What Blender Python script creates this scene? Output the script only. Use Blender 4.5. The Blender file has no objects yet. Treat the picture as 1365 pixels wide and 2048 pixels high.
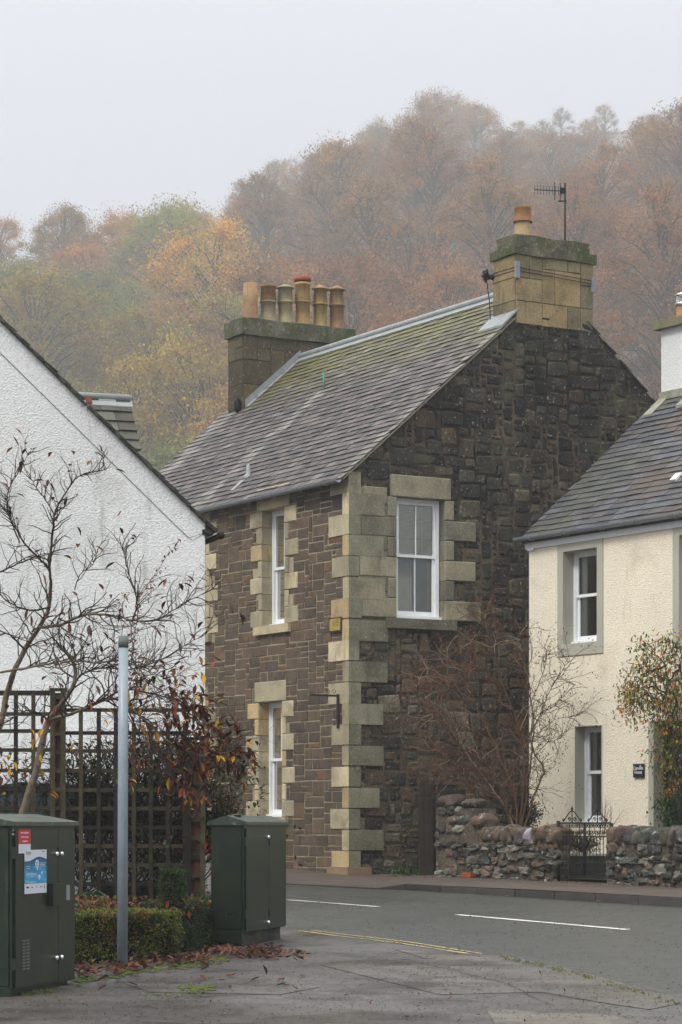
import bpy, math, random
import numpy as np
from mathutils import Vector, Matrix, noise

# ------------------------------------------------------------------ camera, sky, sun, exposure
SC = bpy.context.scene
COL = SC.collection
F_PX, CX, HY, CZ = 5153.0, 682.5, 1650.0, 1.6      # focal length in photo pixels, centre column, horizon row, eye height
cam = bpy.data.cameras.new('camera'); cam_o = bpy.data.objects.new('camera', cam); COL.objects.link(cam_o)
cam_o.location = (0, 0, CZ); cam_o.rotation_euler = (math.radians(90), 0, 0)
cam.sensor_width = 36; cam.sensor_fit = 'AUTO'; cam.lens = F_PX/2048*36
cam.shift_y = (HY-1024)/2048; cam.clip_start = .1; cam.clip_end = 3000
SC.camera = cam_o
SC.view_settings.view_transform = 'Standard'; SC.view_settings.look = 'None'
SC.view_settings.exposure = 0.58; SC.view_settings.gamma = 1
SUN_EL, SUN_AZ = math.radians(48), math.atan2(-.75, -.66)     # azimuth as x,y direction the light comes from: behind the viewer, left
w = bpy.data.worlds.new('World'); SC.world = w; w.use_nodes = True
nt = w.node_tree; nt.nodes.clear()
def N(t, **k):
    n = nt.nodes.new(t)
    for a, b in k.items(): setattr(n, a, b)
    return n
out = N('ShaderNodeOutputWorld'); bg = N('ShaderNodeBackground'); bg.inputs[1].default_value = .1
sky = N('ShaderNodeTexSky'); sky.sky_type = 'NISHITA'; sky.sun_disc = False
sky.sun_elevation = SUN_EL; sky.sun_rotation = math.atan2(math.cos(SUN_AZ), math.sin(SUN_AZ))
tc = N('ShaderNodeTexCoord'); sep = N('ShaderNodeSeparateXYZ'); nt.links.new(tc.outputs['Generated'], sep.inputs[0])
ramp = N('ShaderNodeMapRange'); ramp.interpolation_type = 'SMOOTHSTEP'
ramp.inputs[1].default_value = .25; ramp.inputs[2].default_value = .9; ramp.inputs[3].default_value = 0; ramp.inputs[4].default_value = 1
nt.links.new(sep.outputs[2], ramp.inputs[0])
cloud = N('ShaderNodeMix', data_type='RGBA'); cloud.inputs[6].default_value = (4.3, 4.52, 5.15, 1); cloud.inputs[7].default_value = (17.6, 17.9, 17.4, 1)
nt.links.new(ramp.outputs[0], cloud.inputs[0])
mx = N('ShaderNodeMix', data_type='RGBA'); mx.inputs[0].default_value = .96
nt.links.new(sky.outputs[0], mx.inputs[6]); nt.links.new(cloud.outputs[2], mx.inputs[7])
nt.links.new(mx.outputs[2], bg.inputs[0]); nt.links.new(bg.outputs[0], out.inputs[0])
sun = bpy.data.lights.new('sun', 'SUN'); sun.energy = 1.4; sun.angle = math.radians(14); sun.color = (1, .97, .92)
sun_o = bpy.data.objects.new('sun', sun); COL.objects.link(sun_o)
sd = Vector((math.cos(SUN_AZ)*math.cos(SUN_EL), math.sin(SUN_AZ)*math.cos(SUN_EL), math.sin(SUN_EL)))
sun_o.rotation_euler = sd.to_track_quat('Z', 'Y').to_euler(); sun_o.location = sd*60
cy = SC.cycles
cy.use_denoising = True; cy.max_bounces = 6; cy.diffuse_bounces = 3; cy.glossy_bounces = 3; cy.transparent_max_bounces = 12
cy.transmission_bounces = 4; cy.volume_bounces = 1; cy.use_adaptive_sampling = True; cy.adaptive_threshold = .01
cy.caustics_reflective = False; cy.caustics_refractive = False
try: cy.denoiser = 'OPENIMAGEDENOISE'
except Exception: pass

# ------------------------------------------------------------------ helpers
def lin(c):
    c = c/255
    return c/12.92 if c <= .04045 else ((c+.055)/1.055)**2.4
def rgb(r, g, b, k=1.0): return (lin(r)*k, lin(g)*k, lin(b)*k)

class MB:
    """collects polygons (with a colour each) and links them as one mesh"""
    def __init__(s): s.v = []; s.f = []; s.c = []; s.sm = []; s.col = (1, 1, 1); s.smooth = False
    def face(s, pts, col=None):
        i = len(s.v); s.v.extend([tuple(p) for p in pts]); s.f.append(list(range(i, i+len(pts)))); s.c.append(col or s.col); s.sm.append(s.smooth)
    def idx(s, verts, faces, col=None, smooth=None):
        i = len(s.v); s.v.extend([tuple(p) for p in verts])
        for f in faces: s.f.append([i+k for k in f]); s.c.append(col or s.col); s.sm.append(s.smooth if smooth is None else smooth)
    def obox(s, o, a, b, c, col=None):
        """parallelepiped from corner o with edge vectors a, b, c"""
        o, a, b, c = Vector(o), Vector(a), Vector(b), Vector(c)
        if a.cross(b).dot(c) < 0: a, b = b, a
        v = [o, o+a, o+a+b, o+b, o+c, o+a+c, o+a+b+c, o+b+c]
        s.idx(v, [(0,3,2,1),(4,5,6,7),(0,1,5,4),(1,2,6,5),(2,3,7,6),(3,0,4,7)], col, False)
    def box(s, x0, x1, y0, y1, z0, z1, col=None): s.obox((x0,y0,z0), (x1-x0,0,0), (0,y1-y0,0), (0,0,z1-z0), col)
    def tube(s, pts, rad, n=6, col=None, cap=True):
        pts = [Vector(p) for p in pts]; m = len(pts)
        if not hasattr(rad, '__len__'): rad = [rad]*m
        vs = []; prev = None
        for i in range(m):
            d = (pts[min(i+1, m-1)]-pts[max(i-1, 0)])
            d = d.normalized() if d.length > 1e-9 else Vector((0,0,1))
            if prev is None:
                prev = d.cross(Vector((0,0,1)) if abs(d.z) < .9 else Vector((1,0,0))).normalized()
            else:
                q = prev-d*prev.dot(d)
                prev = q.normalized() if q.length > 1e-6 else d.orthogonal().normalized()
            e = d.cross(prev)
            for k in range(n):
                a = 2*math.pi*k/n
                vs.append(pts[i]+(prev*math.cos(a)+e*math.sin(a))*rad[i])
        fs = [(i*n+k, i*n+(k+1)%n, (i+1)*n+(k+1)%n, (i+1)*n+k) for i in range(m-1) for k in range(n)]
        if cap: fs += [tuple(range(n))[::-1], tuple((m-1)*n+k for k in range(n))]
        s.idx(vs, fs, col, n > 5)
    def lathe(s, c, prof, n=20, col=None):
        """profile of (radius, height) turned about the vertical through c"""
        c = Vector(c); vs = []
        for r, h in prof:
            for k in range(n):
                a = 2*math.pi*k/n; vs.append(c+Vector((r*math.cos(a), r*math.sin(a), h)))
        m = len(prof)
        fs = [(i*n+k, i*n+(k+1)%n, (i+1)*n+(k+1)%n, (i+1)*n+k) for i in range(m-1) for k in range(n)]
        fs += [tuple(range(n))[::-1], tuple((m-1)*n+k for k in range(n))]
        s.idx(vs, fs, col, True)
    def prism(s, poly, ext, col=None):
        """polygon (3D points) extruded by vector ext"""
        poly = [Vector(p) for p in poly]; ext = Vector(ext); n = len(poly)
        nrm = Vector((0,0,0))
        for i in range(n): nrm += poly[i].cross(poly[(i+1) % n])
        if nrm.dot(ext) < 0: poly = poly[::-1]
        q = [p+ext for p in poly]
        s.idx(poly+q, [tuple(range(n))[::-1], tuple(range(n, 2*n))]+[(i, (i+1) % n, n+(i+1) % n, n+i) for i in range(n)], col, False)
    def boulder(s, c, ax, ay, az, seed=0, col=None, sub=2, rough=.16, sq=.8, smooth=True):
        c = Vector(c); vs, fs = ICO[sub]
        o = Vector((seed*3.17, seed*1.31, seed*.77))
        vv = []
        for p in vs:
            d = 1+rough*2*noise.noise(p*1.3+o)+rough*.6*noise.noise(p*3.1+o)
            q = Vector([math.copysign(abs(t)**sq, t) for t in p])*d
            vv.append(c+Vector(ax)*q.x+Vector(ay)*q.y+Vector(az)*q.z)
        s.idx(vv, fs, col, smooth)
    def build(s, name, mat, parent=None, solid=None, **tags):
        me = bpy.data.meshes.new(name)
        off = Vector((0,0,0))
        if parent is not None: off = world_loc(parent)
        nv = len(s.v)
        V = np.array(s.v, dtype=np.float32).reshape(-1, 3)-np.array(off, dtype=np.float32)
        lt = np.array([len(f) for f in s.f], dtype=np.int32); ls = np.concatenate(([0], np.cumsum(lt)[:-1])).astype(np.int32)
        li = np.array([i for f in s.f for i in f], dtype=np.int32)
        me.vertices.add(nv); me.vertices.foreach_set('co', V.ravel())
        me.loops.add(len(li)); me.loops.foreach_set('vertex_index', li)
        me.polygons.add(len(lt)); me.polygons.foreach_set('loop_start', ls); me.polygons.foreach_set('loop_total', lt)
        me.polygons.foreach_set('use_smooth', np.array(s.sm, dtype=bool))
        C = np.ones((len(lt), 4), dtype=np.float32); C[:, :3] = np.array(s.c, dtype=np.float32)
        at = me.color_attributes.new('Col', 'FLOAT_COLOR', 'CORNER')
        at.data.foreach_set('color', np.repeat(C, lt, axis=0).ravel())
        me.update(calc_edges=True); me.validate()
        if mat: me.materials.append(mat)
        o = bpy.data.objects.new(name, me); COL.objects.link(o)
        if parent is not None: o.parent = parent
        for k, val in tags.items(): o[k] = val
        return o

def world_loc(o):
    l = Vector(o.location); p = o.parent
    while p is not None: l += Vector(p.location); p = p.parent
    return l
def ico(n):
    t = (1+5**.5)/2
    v = [Vector(p).normalized() for p in [(-1,t,0),(1,t,0),(-1,-t,0),(1,-t,0),(0,-1,t),(0,1,t),(0,-1,-t),(0,1,-t),(t,0,-1),(t,0,1),(-t,0,-1),(-t,0,1)]]
    f = [(0,11,5),(0,5,1),(0,1,7),(0,7,10),(0,10,11),(1,5,9),(5,11,4),(11,10,2),(10,7,6),(7,1,8),(3,9,4),(3,4,2),(3,2,6),(3,6,8),(3,8,9),(4,9,5),(2,4,11),(6,2,10),(8,6,7),(9,8,1)]
    for _ in range(n):
        c = {}; g = []
        def mid(a, b):
            k = (min(a,b), max(a,b))
            if k not in c: c[k] = len(v); v.append((v[a]+v[b]).normalized())
            return c[k]
        for a, b, d in f:
            x, y, z = mid(a,b), mid(b,d), mid(d,a); g += [(a,x,z),(b,y,x),(d,z,y),(x,y,z)]
        f = g
    return v, f
ICO = {i: ico(i) for i in (0, 1, 2, 3)}

def thing(name, loc, label, cat, group=None):
    o = bpy.data.objects.new(name, None); COL.objects.link(o); o.location = loc; o.empty_display_size = .3
    o['label'] = label; o['category'] = cat
    if group: o['group'] = group
    return o
def tag(o, label, cat, group=None, kind=None):
    if label: o['label'] = label
    if cat: o['category'] = cat
    if group: o['group'] = group
    if kind: o['kind'] = kind
    return o
def copy_tree(o, parent=None):
    c = o.copy(); COL.objects.link(c)
    if parent is not None: c.parent = parent
    for ch in list(o.children): copy_tree(ch, c)
    return c

SL = .022
def gz(x, y): return SL*y
def P(px, py, Y): return Vector(((px-CX)/F_PX*Y, Y, CZ+(HY-py)/F_PX*Y))
def G(px, py, off=0.0):
    """the point of the sloping street that the photograph shows at this pixel"""
    Y = (CZ-off)/(SL+(py-HY)/F_PX)
    return Vector(((px-CX)/F_PX*Y, Y, SL*Y+off))

class WF:
    """a wall's frame: origin, horizontal axis, outward normal"""
    def __init__(s, o, a, n): s.o = Vector((o[0], o[1])); s.a = Vector(a[:2]).normalized(); s.n = Vector(n[:2]).normalized()
    def pt(s, x, z, d=0.0):
        p = s.o+s.a*x+s.n*d; return Vector((p.x, p.y, z))
    def x_at(s, px):
        k = (px-CX)/F_PX; return (k*s.o.y-s.o.x)/(s.a.x-k*s.a.y)
    def z_at(s, py, x=0.0): return CZ+(HY-py)/F_PX*(s.o.y+s.a.y*x)
    def A(s, x=1.0): return Vector((s.a.x*x, s.a.y*x, 0))
    def Nn(s, d=1.0): return Vector((s.n.x*d, s.n.y*d, 0))
    def box(s, m, x0, x1, z0, z1, d0, d1, col=None):
        m.obox(s.pt(x0, z0, d0), s.A(x1-x0), (0, 0, z1-z0), s.Nn(d1-d0), col)

def clip_poly(poly, hp):
    """keep the part of a 2D polygon where a*x+b*z<=c for each (a,b,c)"""
    for a, b, c in hp:
        res = []; n = len(poly)
        for i in range(n):
            p, q = poly[i], poly[(i+1) % n]; dp, dq = a*p[0]+b*p[1]-c, a*q[0]+b*q[1]-c
            if dp <= 0: res.append(p)
            if dp*dq < 0:
                t = dp/(dp-dq); res.append((p[0]+(q[0]-p[0])*t, p[1]+(q[1]-p[1])*t))
        poly = res
        if len(poly) < 3: return []
    return poly
def wall(m, f, x0, x1, z0, z1, openings=(), clips=(), reveal=.3, col=None):
    """front sheet of a wall with openings cut out and their reveals"""
    xs = sorted({x0, x1, *[v for o in openings for v in (o[0], o[1])]}); zs = sorted({z0, z1, *[v for o in openings for v in (o[2], o[3])]})
    for i in range(len(xs)-1):
        for j in range(len(zs)-1):
            cx, cz = (xs[i]+xs[i+1])/2, (zs[j]+zs[j+1])/2
            if any(o[0] < cx < o[1] and o[2] < cz < o[3] for o in openings): continue
            poly = clip_poly([(xs[i],zs[j]),(xs[i+1],zs[j]),(xs[i+1],zs[j+1]),(xs[i],zs[j+1])], clips)
            if poly: m.face([f.pt(x, z) for x, z in poly], col)
    for a, b, c, d in openings:
        m.face([f.pt(a,c), f.pt(a,c,-reveal), f.pt(a,d,-reveal), f.pt(a,d)], col)
        m.face([f.pt(b,c), f.pt(b,d), f.pt(b,d,-reveal), f.pt(b,c,-reveal)], col)
        m.face([f.pt(a,d), f.pt(a,d,-reveal), f.pt(b,d,-reveal), f.pt(b,d)], col)
        m.face([f.pt(a,c), f.pt(b,c), f.pt(b,c,-reveal), f.pt(a,c,-reveal)], col)

def pack(m, f, x0, x1, z0, z1, gx, gzz, sizes, colfn, masks=(), clips=(), jit=.008, gap=.012, proud=.015, rnd=0.0, seed=1, bev=.012, shift=True):
    """random rubble: stones of several sizes packed on a grid, each a bevelled polygon with its own colour"""
    R = random.Random(seed); nx = int(math.ceil((x1-x0)/gx)); nz = int(math.ceil((z1-z0)/gzz))
    occ = [[False]*nz for _ in range(nx)]
    for j in range(nz):
        i = 0
        while i < nx:
            if occ[i][j]: i += 1; continue
            w_, h_ = R.choice(sizes)
            w_ = min(w_, nx-i); h_ = min(h_, nz-j)
            while w_ > 1 and any(occ[i+k][j] for k in range(w_)): w_ -= 1
            for a in range(w_):
                for b in range(h_): occ[i+a][j+b] = True
            a0, a1, b0, b1 = x0+i*gx, x0+(i+w_)*gx, z0+j*gzz, z0+(j+h_)*gzz
            i += w_
            cx, cz = (a0+a1)/2, (b0+b1)/2
            if any(q[0] < cx < q[1] and q[2] < cz < q[3] for q in masks): continue
            g = gap/2
            pts = [(a0+g,b0+g),(a1-g,b0+g),(a1-g,b1-g),(a0+g,b1-g)]
            if rnd > 0:
                o = []
                for k in range(4):
                    p, q, r = pts[k-1], pts[k], pts[(k+1) % 4]
                    c1, c2 = rnd*R.uniform(.5, 1.2), rnd*R.uniform(.5, 1.2)
                    o.append((q[0]+(p[0]-q[0])*c1, q[1]+(p[1]-q[1])*c1)); o.append((q[0]+(r[0]-q[0])*c2, q[1]+(r[1]-q[1])*c2))
                pts = o
            pts = [(p[0]+R.uniform(-jit, jit), p[1]+R.uniform(-jit, jit)*.8) for p in pts]
            pts = clip_poly(pts, clips)
            if len(pts) < 3: continue
            c = colfn(R, cx, cz); n = len(pts); pr = proud*R.uniform(.5, 1.3)
            mx_, mz_ = sum(p[0] for p in pts)/n, sum(p[1] for p in pts)/n
            inner = []
            for p in pts:
                dx, dz = mx_-p[0], mz_-p[1]; L = math.hypot(dx, dz) or 1; t = min(bev/L, .5)
                inner.append((p[0]+dx*t, p[1]+dz*t))
            vs = [f.pt(p[0], p[1], .0) for p in pts]+[f.pt(p[0], p[1], pr+R.uniform(-.003,.003)) for p in inner]+[f.pt(mx_, mz_, pr*1.15)]
            fs = [(k, (k+1) % n, n+(k+1) % n, n+k) for k in range(n)]+[(n+k, n+(k+1) % n, 2*n) for k in range(n)]
            m.idx(vs, fs, c, False)

# ------------------------------------------------------------------ materials
MATS = {}
def mat(name, base=(.5,.5,.5), rough=.8, col=True, n1=None, n2=None, bump=None, spec=.3, metal=0, coat=0, objcol=False, transl=0, stain=None, wet=None):
    """principled material: base x face colour x noise; n1/n2 = (scale, contrast); bump = list of (scale, strength, distance); stain = (colour, scale, lo, hi)"""
    if name in MATS: return MATS[name]
    M = bpy.data.materials.new(name); M.use_nodes = True; T = M.node_tree; B = T.nodes['Principled BSDF']; L = T.links.new
    MATS[name] = M
    def nn(t, **k):
        n = T.nodes.new(t)
        for a, b in k.items(): setattr(n, a, b)
        return n
    geo = nn('ShaderNodeNewGeometry'); pos = geo.outputs['Position']
    cur = nn('ShaderNodeRGB'); cur.outputs[0].default_value = (*base, 1); cur = cur.outputs[0]
    def mul(a, b):
        q = nn('ShaderNodeMix', data_type='RGBA', blend_type='MULTIPLY'); q.inputs[0].default_value = 1
        L(a, q.inputs[6]); L(b, q.inputs[7]); return q.outputs[2]
    if col:
        at = nn('ShaderNodeAttribute', attribute_name='Col'); cur = mul(cur, at.outputs['Color'])
    if objcol:
        oi = nn('ShaderNodeObjectInfo'); cur = mul(cur, oi.outputs['Color'])
    for nz_ in (n1, n2):
        if nz_:
            t = nn('ShaderNodeTexNoise'); t.inputs['Scale'].default_value = nz_[0]; t.inputs['Detail'].default_value = 4; L(pos, t.inputs['Vector'])
            r = nn('ShaderNodeMapRange'); r.inputs[1].default_value = .3; r.inputs[2].default_value = .7; r.inputs[3].default_value = 1-nz_[1]; r.inputs[4].default_value = 1+nz_[1]
            L(t.outputs[0], r.inputs[0]); cur = mul(cur, r.outputs[0])
    for st in (stain or []):
        t = nn('ShaderNodeTexNoise'); t.inputs['Scale'].default_value = st[1]; t.inputs['Detail'].default_value = 5; t.inputs['Roughness'].default_value = .65
        if len(st) > 4:
            mp = nn('ShaderNodeMapping'); mp.inputs['Scale'].default_value = st[4]; L(pos, mp.inputs[0]); L(mp.outputs[0], t.inputs['Vector'])
        else: L(pos, t.inputs['Vector'])
        r = nn('ShaderNodeMapRange'); r.inputs[1].default_value = st[2]; r.inputs[2].default_value = st[3]; L(t.outputs[0], r.inputs[0])
        q = nn('ShaderNodeMix', data_type='RGBA'); q.inputs[7].default_value = (*st[0], 1); L(r.outputs[0], q.inputs[0]); L(cur, q.inputs[6]); cur = q.outputs[2]
    L(cur, B.inputs['Base Color'])
    B.inputs['Roughness'].default_value = rough; B.inputs['Specular IOR Level'].default_value = spec; B.inputs['Metallic'].default_value = metal
    if coat: B.inputs['Coat Weight'].default_value = coat
    if wet:
        t = nn('ShaderNodeTexNoise'); t.inputs['Scale'].default_value = wet[0]; t.inputs['Detail'].default_value = 3; L(pos, t.inputs['Vector'])
        r = nn('ShaderNodeMapRange'); r.inputs[1].default_value = .35; r.inputs[2].default_value = .65; r.inputs[3].default_value = wet[1]; r.inputs[4].default_value = wet[2]
        L(t.outputs[0], r.inputs[0]); L(r.outputs[0], B.inputs['Roughness'])
    prev = None
    for b in (bump or []):
        if b[0] < 0:
            t = nn('ShaderNodeTexVoronoi'); t.inputs['Scale'].default_value = -b[0]; o = t.outputs[0]
        else:
            t = nn('ShaderNodeTexNoise'); t.inputs['Scale'].default_value = b[0]; t.inputs['Detail'].default_value = 3; o = t.outputs[0]
        L(pos, t.inputs['Vector'])
        u = nn('ShaderNodeBump'); u.inputs['Strength'].default_value = b[1]; u.inputs['Distance'].default_value = b[2]; L(o, u.inputs['Height'])
        if prev: L(prev, u.inputs['Normal'])
        prev = u.outputs[0]
    if prev: L(prev, B.inputs['Normal'])
    if transl:
        tr = nn('ShaderNodeBsdfTranslucent'); L(cur, tr.inputs[0]); ms = nn('ShaderNodeMixShader'); ms.inputs[0].default_value = transl
        o = T.nodes['Material Output']; L(B.outputs[0], ms.inputs[1]); L(tr.outputs[0], ms.inputs[2]); L(ms.outputs[0], o.inputs[0])
    return M
def glass_mat():
    M = bpy.data.materials.new('window_glass'); M.use_nodes = True; T = M.node_tree; T.nodes.clear()
    o = T.nodes.new('ShaderNodeOutputMaterial'); g = T.nodes.new('ShaderNodeBsdfGlossy'); t = T.nodes.new('ShaderNodeBsdfTransparent'); m = T.nodes.new('ShaderNodeMixShader'); fr = T.nodes.new('ShaderNodeFresnel')
    fr.inputs[0].default_value = 1.6; g.inputs['Roughness'].default_value = .02; t.inputs[0].default_value = (.95,.97,.97,1)
    ad = T.nodes.new('ShaderNodeMath'); ad.operation = 'MULTIPLY_ADD'; ad.inputs[1].default_value = 1.1; ad.inputs[2].default_value = .06
    T.links.new(fr.outputs[0], ad.inputs[0]); T.links.new(ad.outputs[0], m.inputs[0]); T.links.new(t.outputs[0], m.inputs[1]); T.links.new(g.outputs[0], m.inputs[2]); T.links.new(m.outputs[0], o.inputs[0])
    return M
GLASS = glass_mat()
m_sand = mat('sandstone', (1,1,1), .9, n1=(3,.18), n2=(40,.16), bump=[(45,.5,.008),(160,.4,.003)], stain=[(rgb(118,108,84,.6), 1.6, .52, .8), (rgb(128,116,94,.55), 4, .6, .9, (1.8,1.8,.35))])
m_sand_g = mat('sandstone_weathered', (1,1,1), .9, n1=(3,.2), n2=(40,.22), bump=[(45,.6,.008),(160,.5,.004)], stain=[(rgb(84,80,64,.55), 1.9, .5, .78), (rgb(96,92,76,.5), 3.2, .56, .85, (1.8,1.8,.3)), (rgb(190,192,170,.6), 28, .60, .69)])
m_rubble = mat('rubble_front', (1,1,1), .9, n1=(9,.25), n2=(60,.3), bump=[(40,.7,.01),(130,.6,.004)])
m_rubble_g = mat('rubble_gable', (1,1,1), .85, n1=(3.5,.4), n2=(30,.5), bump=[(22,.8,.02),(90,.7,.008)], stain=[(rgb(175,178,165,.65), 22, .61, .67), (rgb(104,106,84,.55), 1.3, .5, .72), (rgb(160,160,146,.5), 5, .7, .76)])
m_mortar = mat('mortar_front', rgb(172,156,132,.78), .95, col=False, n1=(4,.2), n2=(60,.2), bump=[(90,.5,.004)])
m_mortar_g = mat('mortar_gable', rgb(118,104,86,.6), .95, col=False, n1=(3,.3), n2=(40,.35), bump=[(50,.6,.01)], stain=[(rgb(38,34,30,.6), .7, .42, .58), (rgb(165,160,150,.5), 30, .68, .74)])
m_slate = mat('slate', (1,1,1), .62, n1=(30,.2), n2=(4,.15), bump=[(60,.4,.004)], spec=.35)
m_lead = mat('lead', rgb(158,162,163,.7), .5, col=False, n1=(8,.15), spec=.5, bump=[(12,.3,.01)])
m_white = mat('white_paint', rgb(236,238,240,.95), .45, col=False, n1=(12,.04))
m_harl_w = mat('white_harling', rgb(232,232,230,.92), .9, col=False, n1=(.5,.06), n2=(40,.12), bump=[(-52,.5,.012),(100,.45,.007)], stain=[(rgb(150,150,138,.8), .55, .55, .85), (rgb(140,142,128,.8), 5, .62, .95), (rgb(120,122,108,.8), 3.5, .6, .95, (1.6,1.6,.28))])
m_smooth_w = mat('white_smooth_render', rgb(232,233,234,.98), .8, col=False, n1=(1.5,.05), bump=[(20,.3,.006)], stain=[(rgb(120,118,108,.8), 5, .66, .9)])
m_harl_c = mat('cream_harling', rgb(241,230,208,.95), .9, col=False, n1=(.8,.06), n2=(42,.12), bump=[(-50,.6,.013),(100,.5,.008)], stain=[(rgb(190,176,140,.8), .8, .55, .9), (rgb(160,150,120,.8), 3.2, .62, .95, (1.5,1.5,.25))])
m_grey_paint = mat('grey_painted_margin', rgb(186,183,168,.85), .7, col=False, n1=(2,.05), bump=[(30,.2,.004)])
m_gutter = mat('grey_gutter', rgb(140,146,152,.75), .4, col=False, n1=(9,.15), spec=.5)
m_black = mat('black_iron', rgb(20,20,22,.5), .6, col=False, n1=(20,.2), spec=.25)
m_dark = mat('dark_interior', rgb(40,40,42,.5), .9, col=False)
m_cloth = mat('curtain_cloth', (1,1,1), .9, n1=(6,.08), transl=.2)
m_blind = mat('blind_cloth', (1,1,1), .9, n1=(6,.06))
m_terra = mat('chimney_clay', (1,1,1), .85, n1=(8,.18), n2=(40,.15), bump=[(50,.3,.004)], stain=[(rgb(70,62,50,.6), 7, .6, .8)])
m_moss_stone = mat('mossy_cope', (1,1,1), .95, n1=(4,.3), n2=(30,.4), bump=[(20,.7,.02),(70,.7,.008)], stain=[(rgb(84,94,44,.6), 3, .5, .64), (rgb(160,163,140,.6), 16, .58, .68)])
m_bark = mat('bark', (1,1,1), .9, n1=(18,.3), bump=[(60,.6,.006)])
m_leaf = mat('leaf', (1,1,1), .55, n1=(25,.18), transl=.3)
m_far_leaf = mat('woodland_leaf', (1,1,1), .8, objcol=True, transl=.25)
m_far_bark = mat('woodland_bark', rgb(58,48,42,.8), .9, col=False)
m_green = mat('green_cabinet_paint', rgb(36,54,38,.5), .38, col=False, n1=(3,.2), n2=(14,.12), spec=.35, bump=[(9,.06,.004)], stain=[(rgb(66,68,44,.6), 2.2, .52, .8), (rgb(96,98,80,.5), 5, .6, .9, (2.5,2.5,.35)), (rgb(120,116,96,.5), 30, .68, .78)])
m_green_lid = mat('green_lid_paint', rgb(64,78,64,.6), .35, col=False, n1=(8,.25), spec=.5, stain=[(rgb(140,150,138,.7), 10, .55, .75)])
m_chrome = mat('bolt_metal', (.8,.8,.8), .2, col=False, metal=1)
m_pole = mat('galvanised_grey_paint', rgb(138,148,158,1.0), .4, col=False, n1=(6,.08), n2=(30,.05), spec=.5, stain=[(rgb(90,92,84,.8), 30, .68, .8)])
m_timber = mat('weathered_timber', (1,1,1), .85, n1=(7,.35), n2=(50,.25), bump=[(40,.5,.006)], stain=[(rgb(82,88,48,.4), 4, .55, .8)])
m_asphalt = mat('asphalt_road', rgb(84,85,80,.38), .55, col=False, n1=(.4,.12), n2=(30,.3), bump=[(60,.35,.004)], spec=.42, wet=(.7,.42,.6))
m_pave = mat('asphalt_pavement', rgb(94,90,88,.62), .6, n1=(.7,.3), n2=(30,.42), bump=[(60,.6,.006),(4,.25,.01)], spec=.4, wet=(.9,.24,.66), stain=[(rgb(62,54,50,.5), 1.3, .48, .62), (rgb(150,140,130,.6), 45, .66, .72)])
m_pave_far = mat('far_footway', rgb(96,84,76,.62), .75, col=False, n1=(1.5,.2), n2=(70,.35), bump=[(90,.5,.006)], spec=.3)
m_kerb = mat('kerb_stone', rgb(78,76,74,.72), .7, n1=(5,.2), n2=(60,.25), bump=[(60,.5,.006)])
m_line_w = mat('white_road_paint', rgb(215,213,205,.9), .6, col=False, n1=(30,.15), stain=[(rgb(110,110,106,.8), 14, .58, .7)])
m_line_y = mat('yellow_road_paint', rgb(196,176,120,.85), .6, col=False, n1=(30,.15), stain=[(rgb(105,98,80,.8), 12, .5, .62)])
m_soil = mat('soil', rgb(64,52,40,.6), .95, col=False, n1=(3,.3), n2=(40,.3), bump=[(30,.6,.02)])
m_hill = mat('leafy_hillside', rgb(92,80,52,.45), .95, col=False, n1=(.15,.25), n2=(1.2,.3))
m_moss = mat('moss', rgb(92,104,36,.5), .95, n1=(14,.4), n2=(60,.4), bump=[(60,.9,.02)])
# ------------------------------------------------------------------ ground, road, footways
def sheet(m, pts, off, col=None, tess=None):
    m.face([(x, y, gz(x, y)+off) for x, y in pts], col)
m = MB(); nx, ny = 60, 70
WS = 1.5
def hill(x, y): return WS*hill1(x/WS, y/WS)
def hill1(x, y):
    base = SL*min(y, 130)
    if y > 130:
        t = y-130
        side = .5+.5*math.tanh((x+.02*y)/55)
        k = .26+.08*side
        base += k*t*min(1, t/60)+2.2*noise.noise(Vector((x*.02, y*.02, 0)))*min(1, t/60)
    return base
xs = np.linspace(-400, 400, nx); ys = np.concatenate((np.linspace(-50, 60, 5), np.linspace(80, 960, ny-5)))
vs = [(x, y, (hill(x, y) if y > 190 else SL*y)-.06) for y in ys for x in xs]
fs = [(j*nx+i, j*nx+i+1, (j+1)*nx+i+1, (j+1)*nx+i) for j in range(len(ys)-1) for i in range(nx-1)]
m.idx(vs, fs, (1,1,1), True); tag(m.build('ground', m_hill), None, None, kind='structure')

KR = G(1365, 1815); K1 = G(810, 1780); KF1 = G(757, 1779); KF2 = G(572, 1769)
kd = (KR-K1).normalized()
ext_r = KR+kd*14
N3, N2, N1 = G(1365, 2003), G(1150, 1945), G(1000, 1912)
Y1, Y0 = G(960, 1912), G(590, 1862)
m = MB()
sheet(m, [(N3.x+4.2, N3.y-9), (ext_r.x+3, ext_r.y-2), (ext_r.x, ext_r.y), (KR.x, KR.y), (K1.x, K1.y), (KF1.x, KF1.y), (KF2.x, KF2.y), (-1.9, 36.9), (-4.6, 41.5), (-9.5, 50), (-12.5, 50), (-2.6, 31.5), (-1.1, 28.2), (Y0.x-.1, Y0.y), (Y1.x-.1, Y1.y), (N1.x, N1.y), (N2.x, N2.y), (N3.x, N3.y)], .0)
road = m.build('road', m_asphalt, kind='structure')
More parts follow.
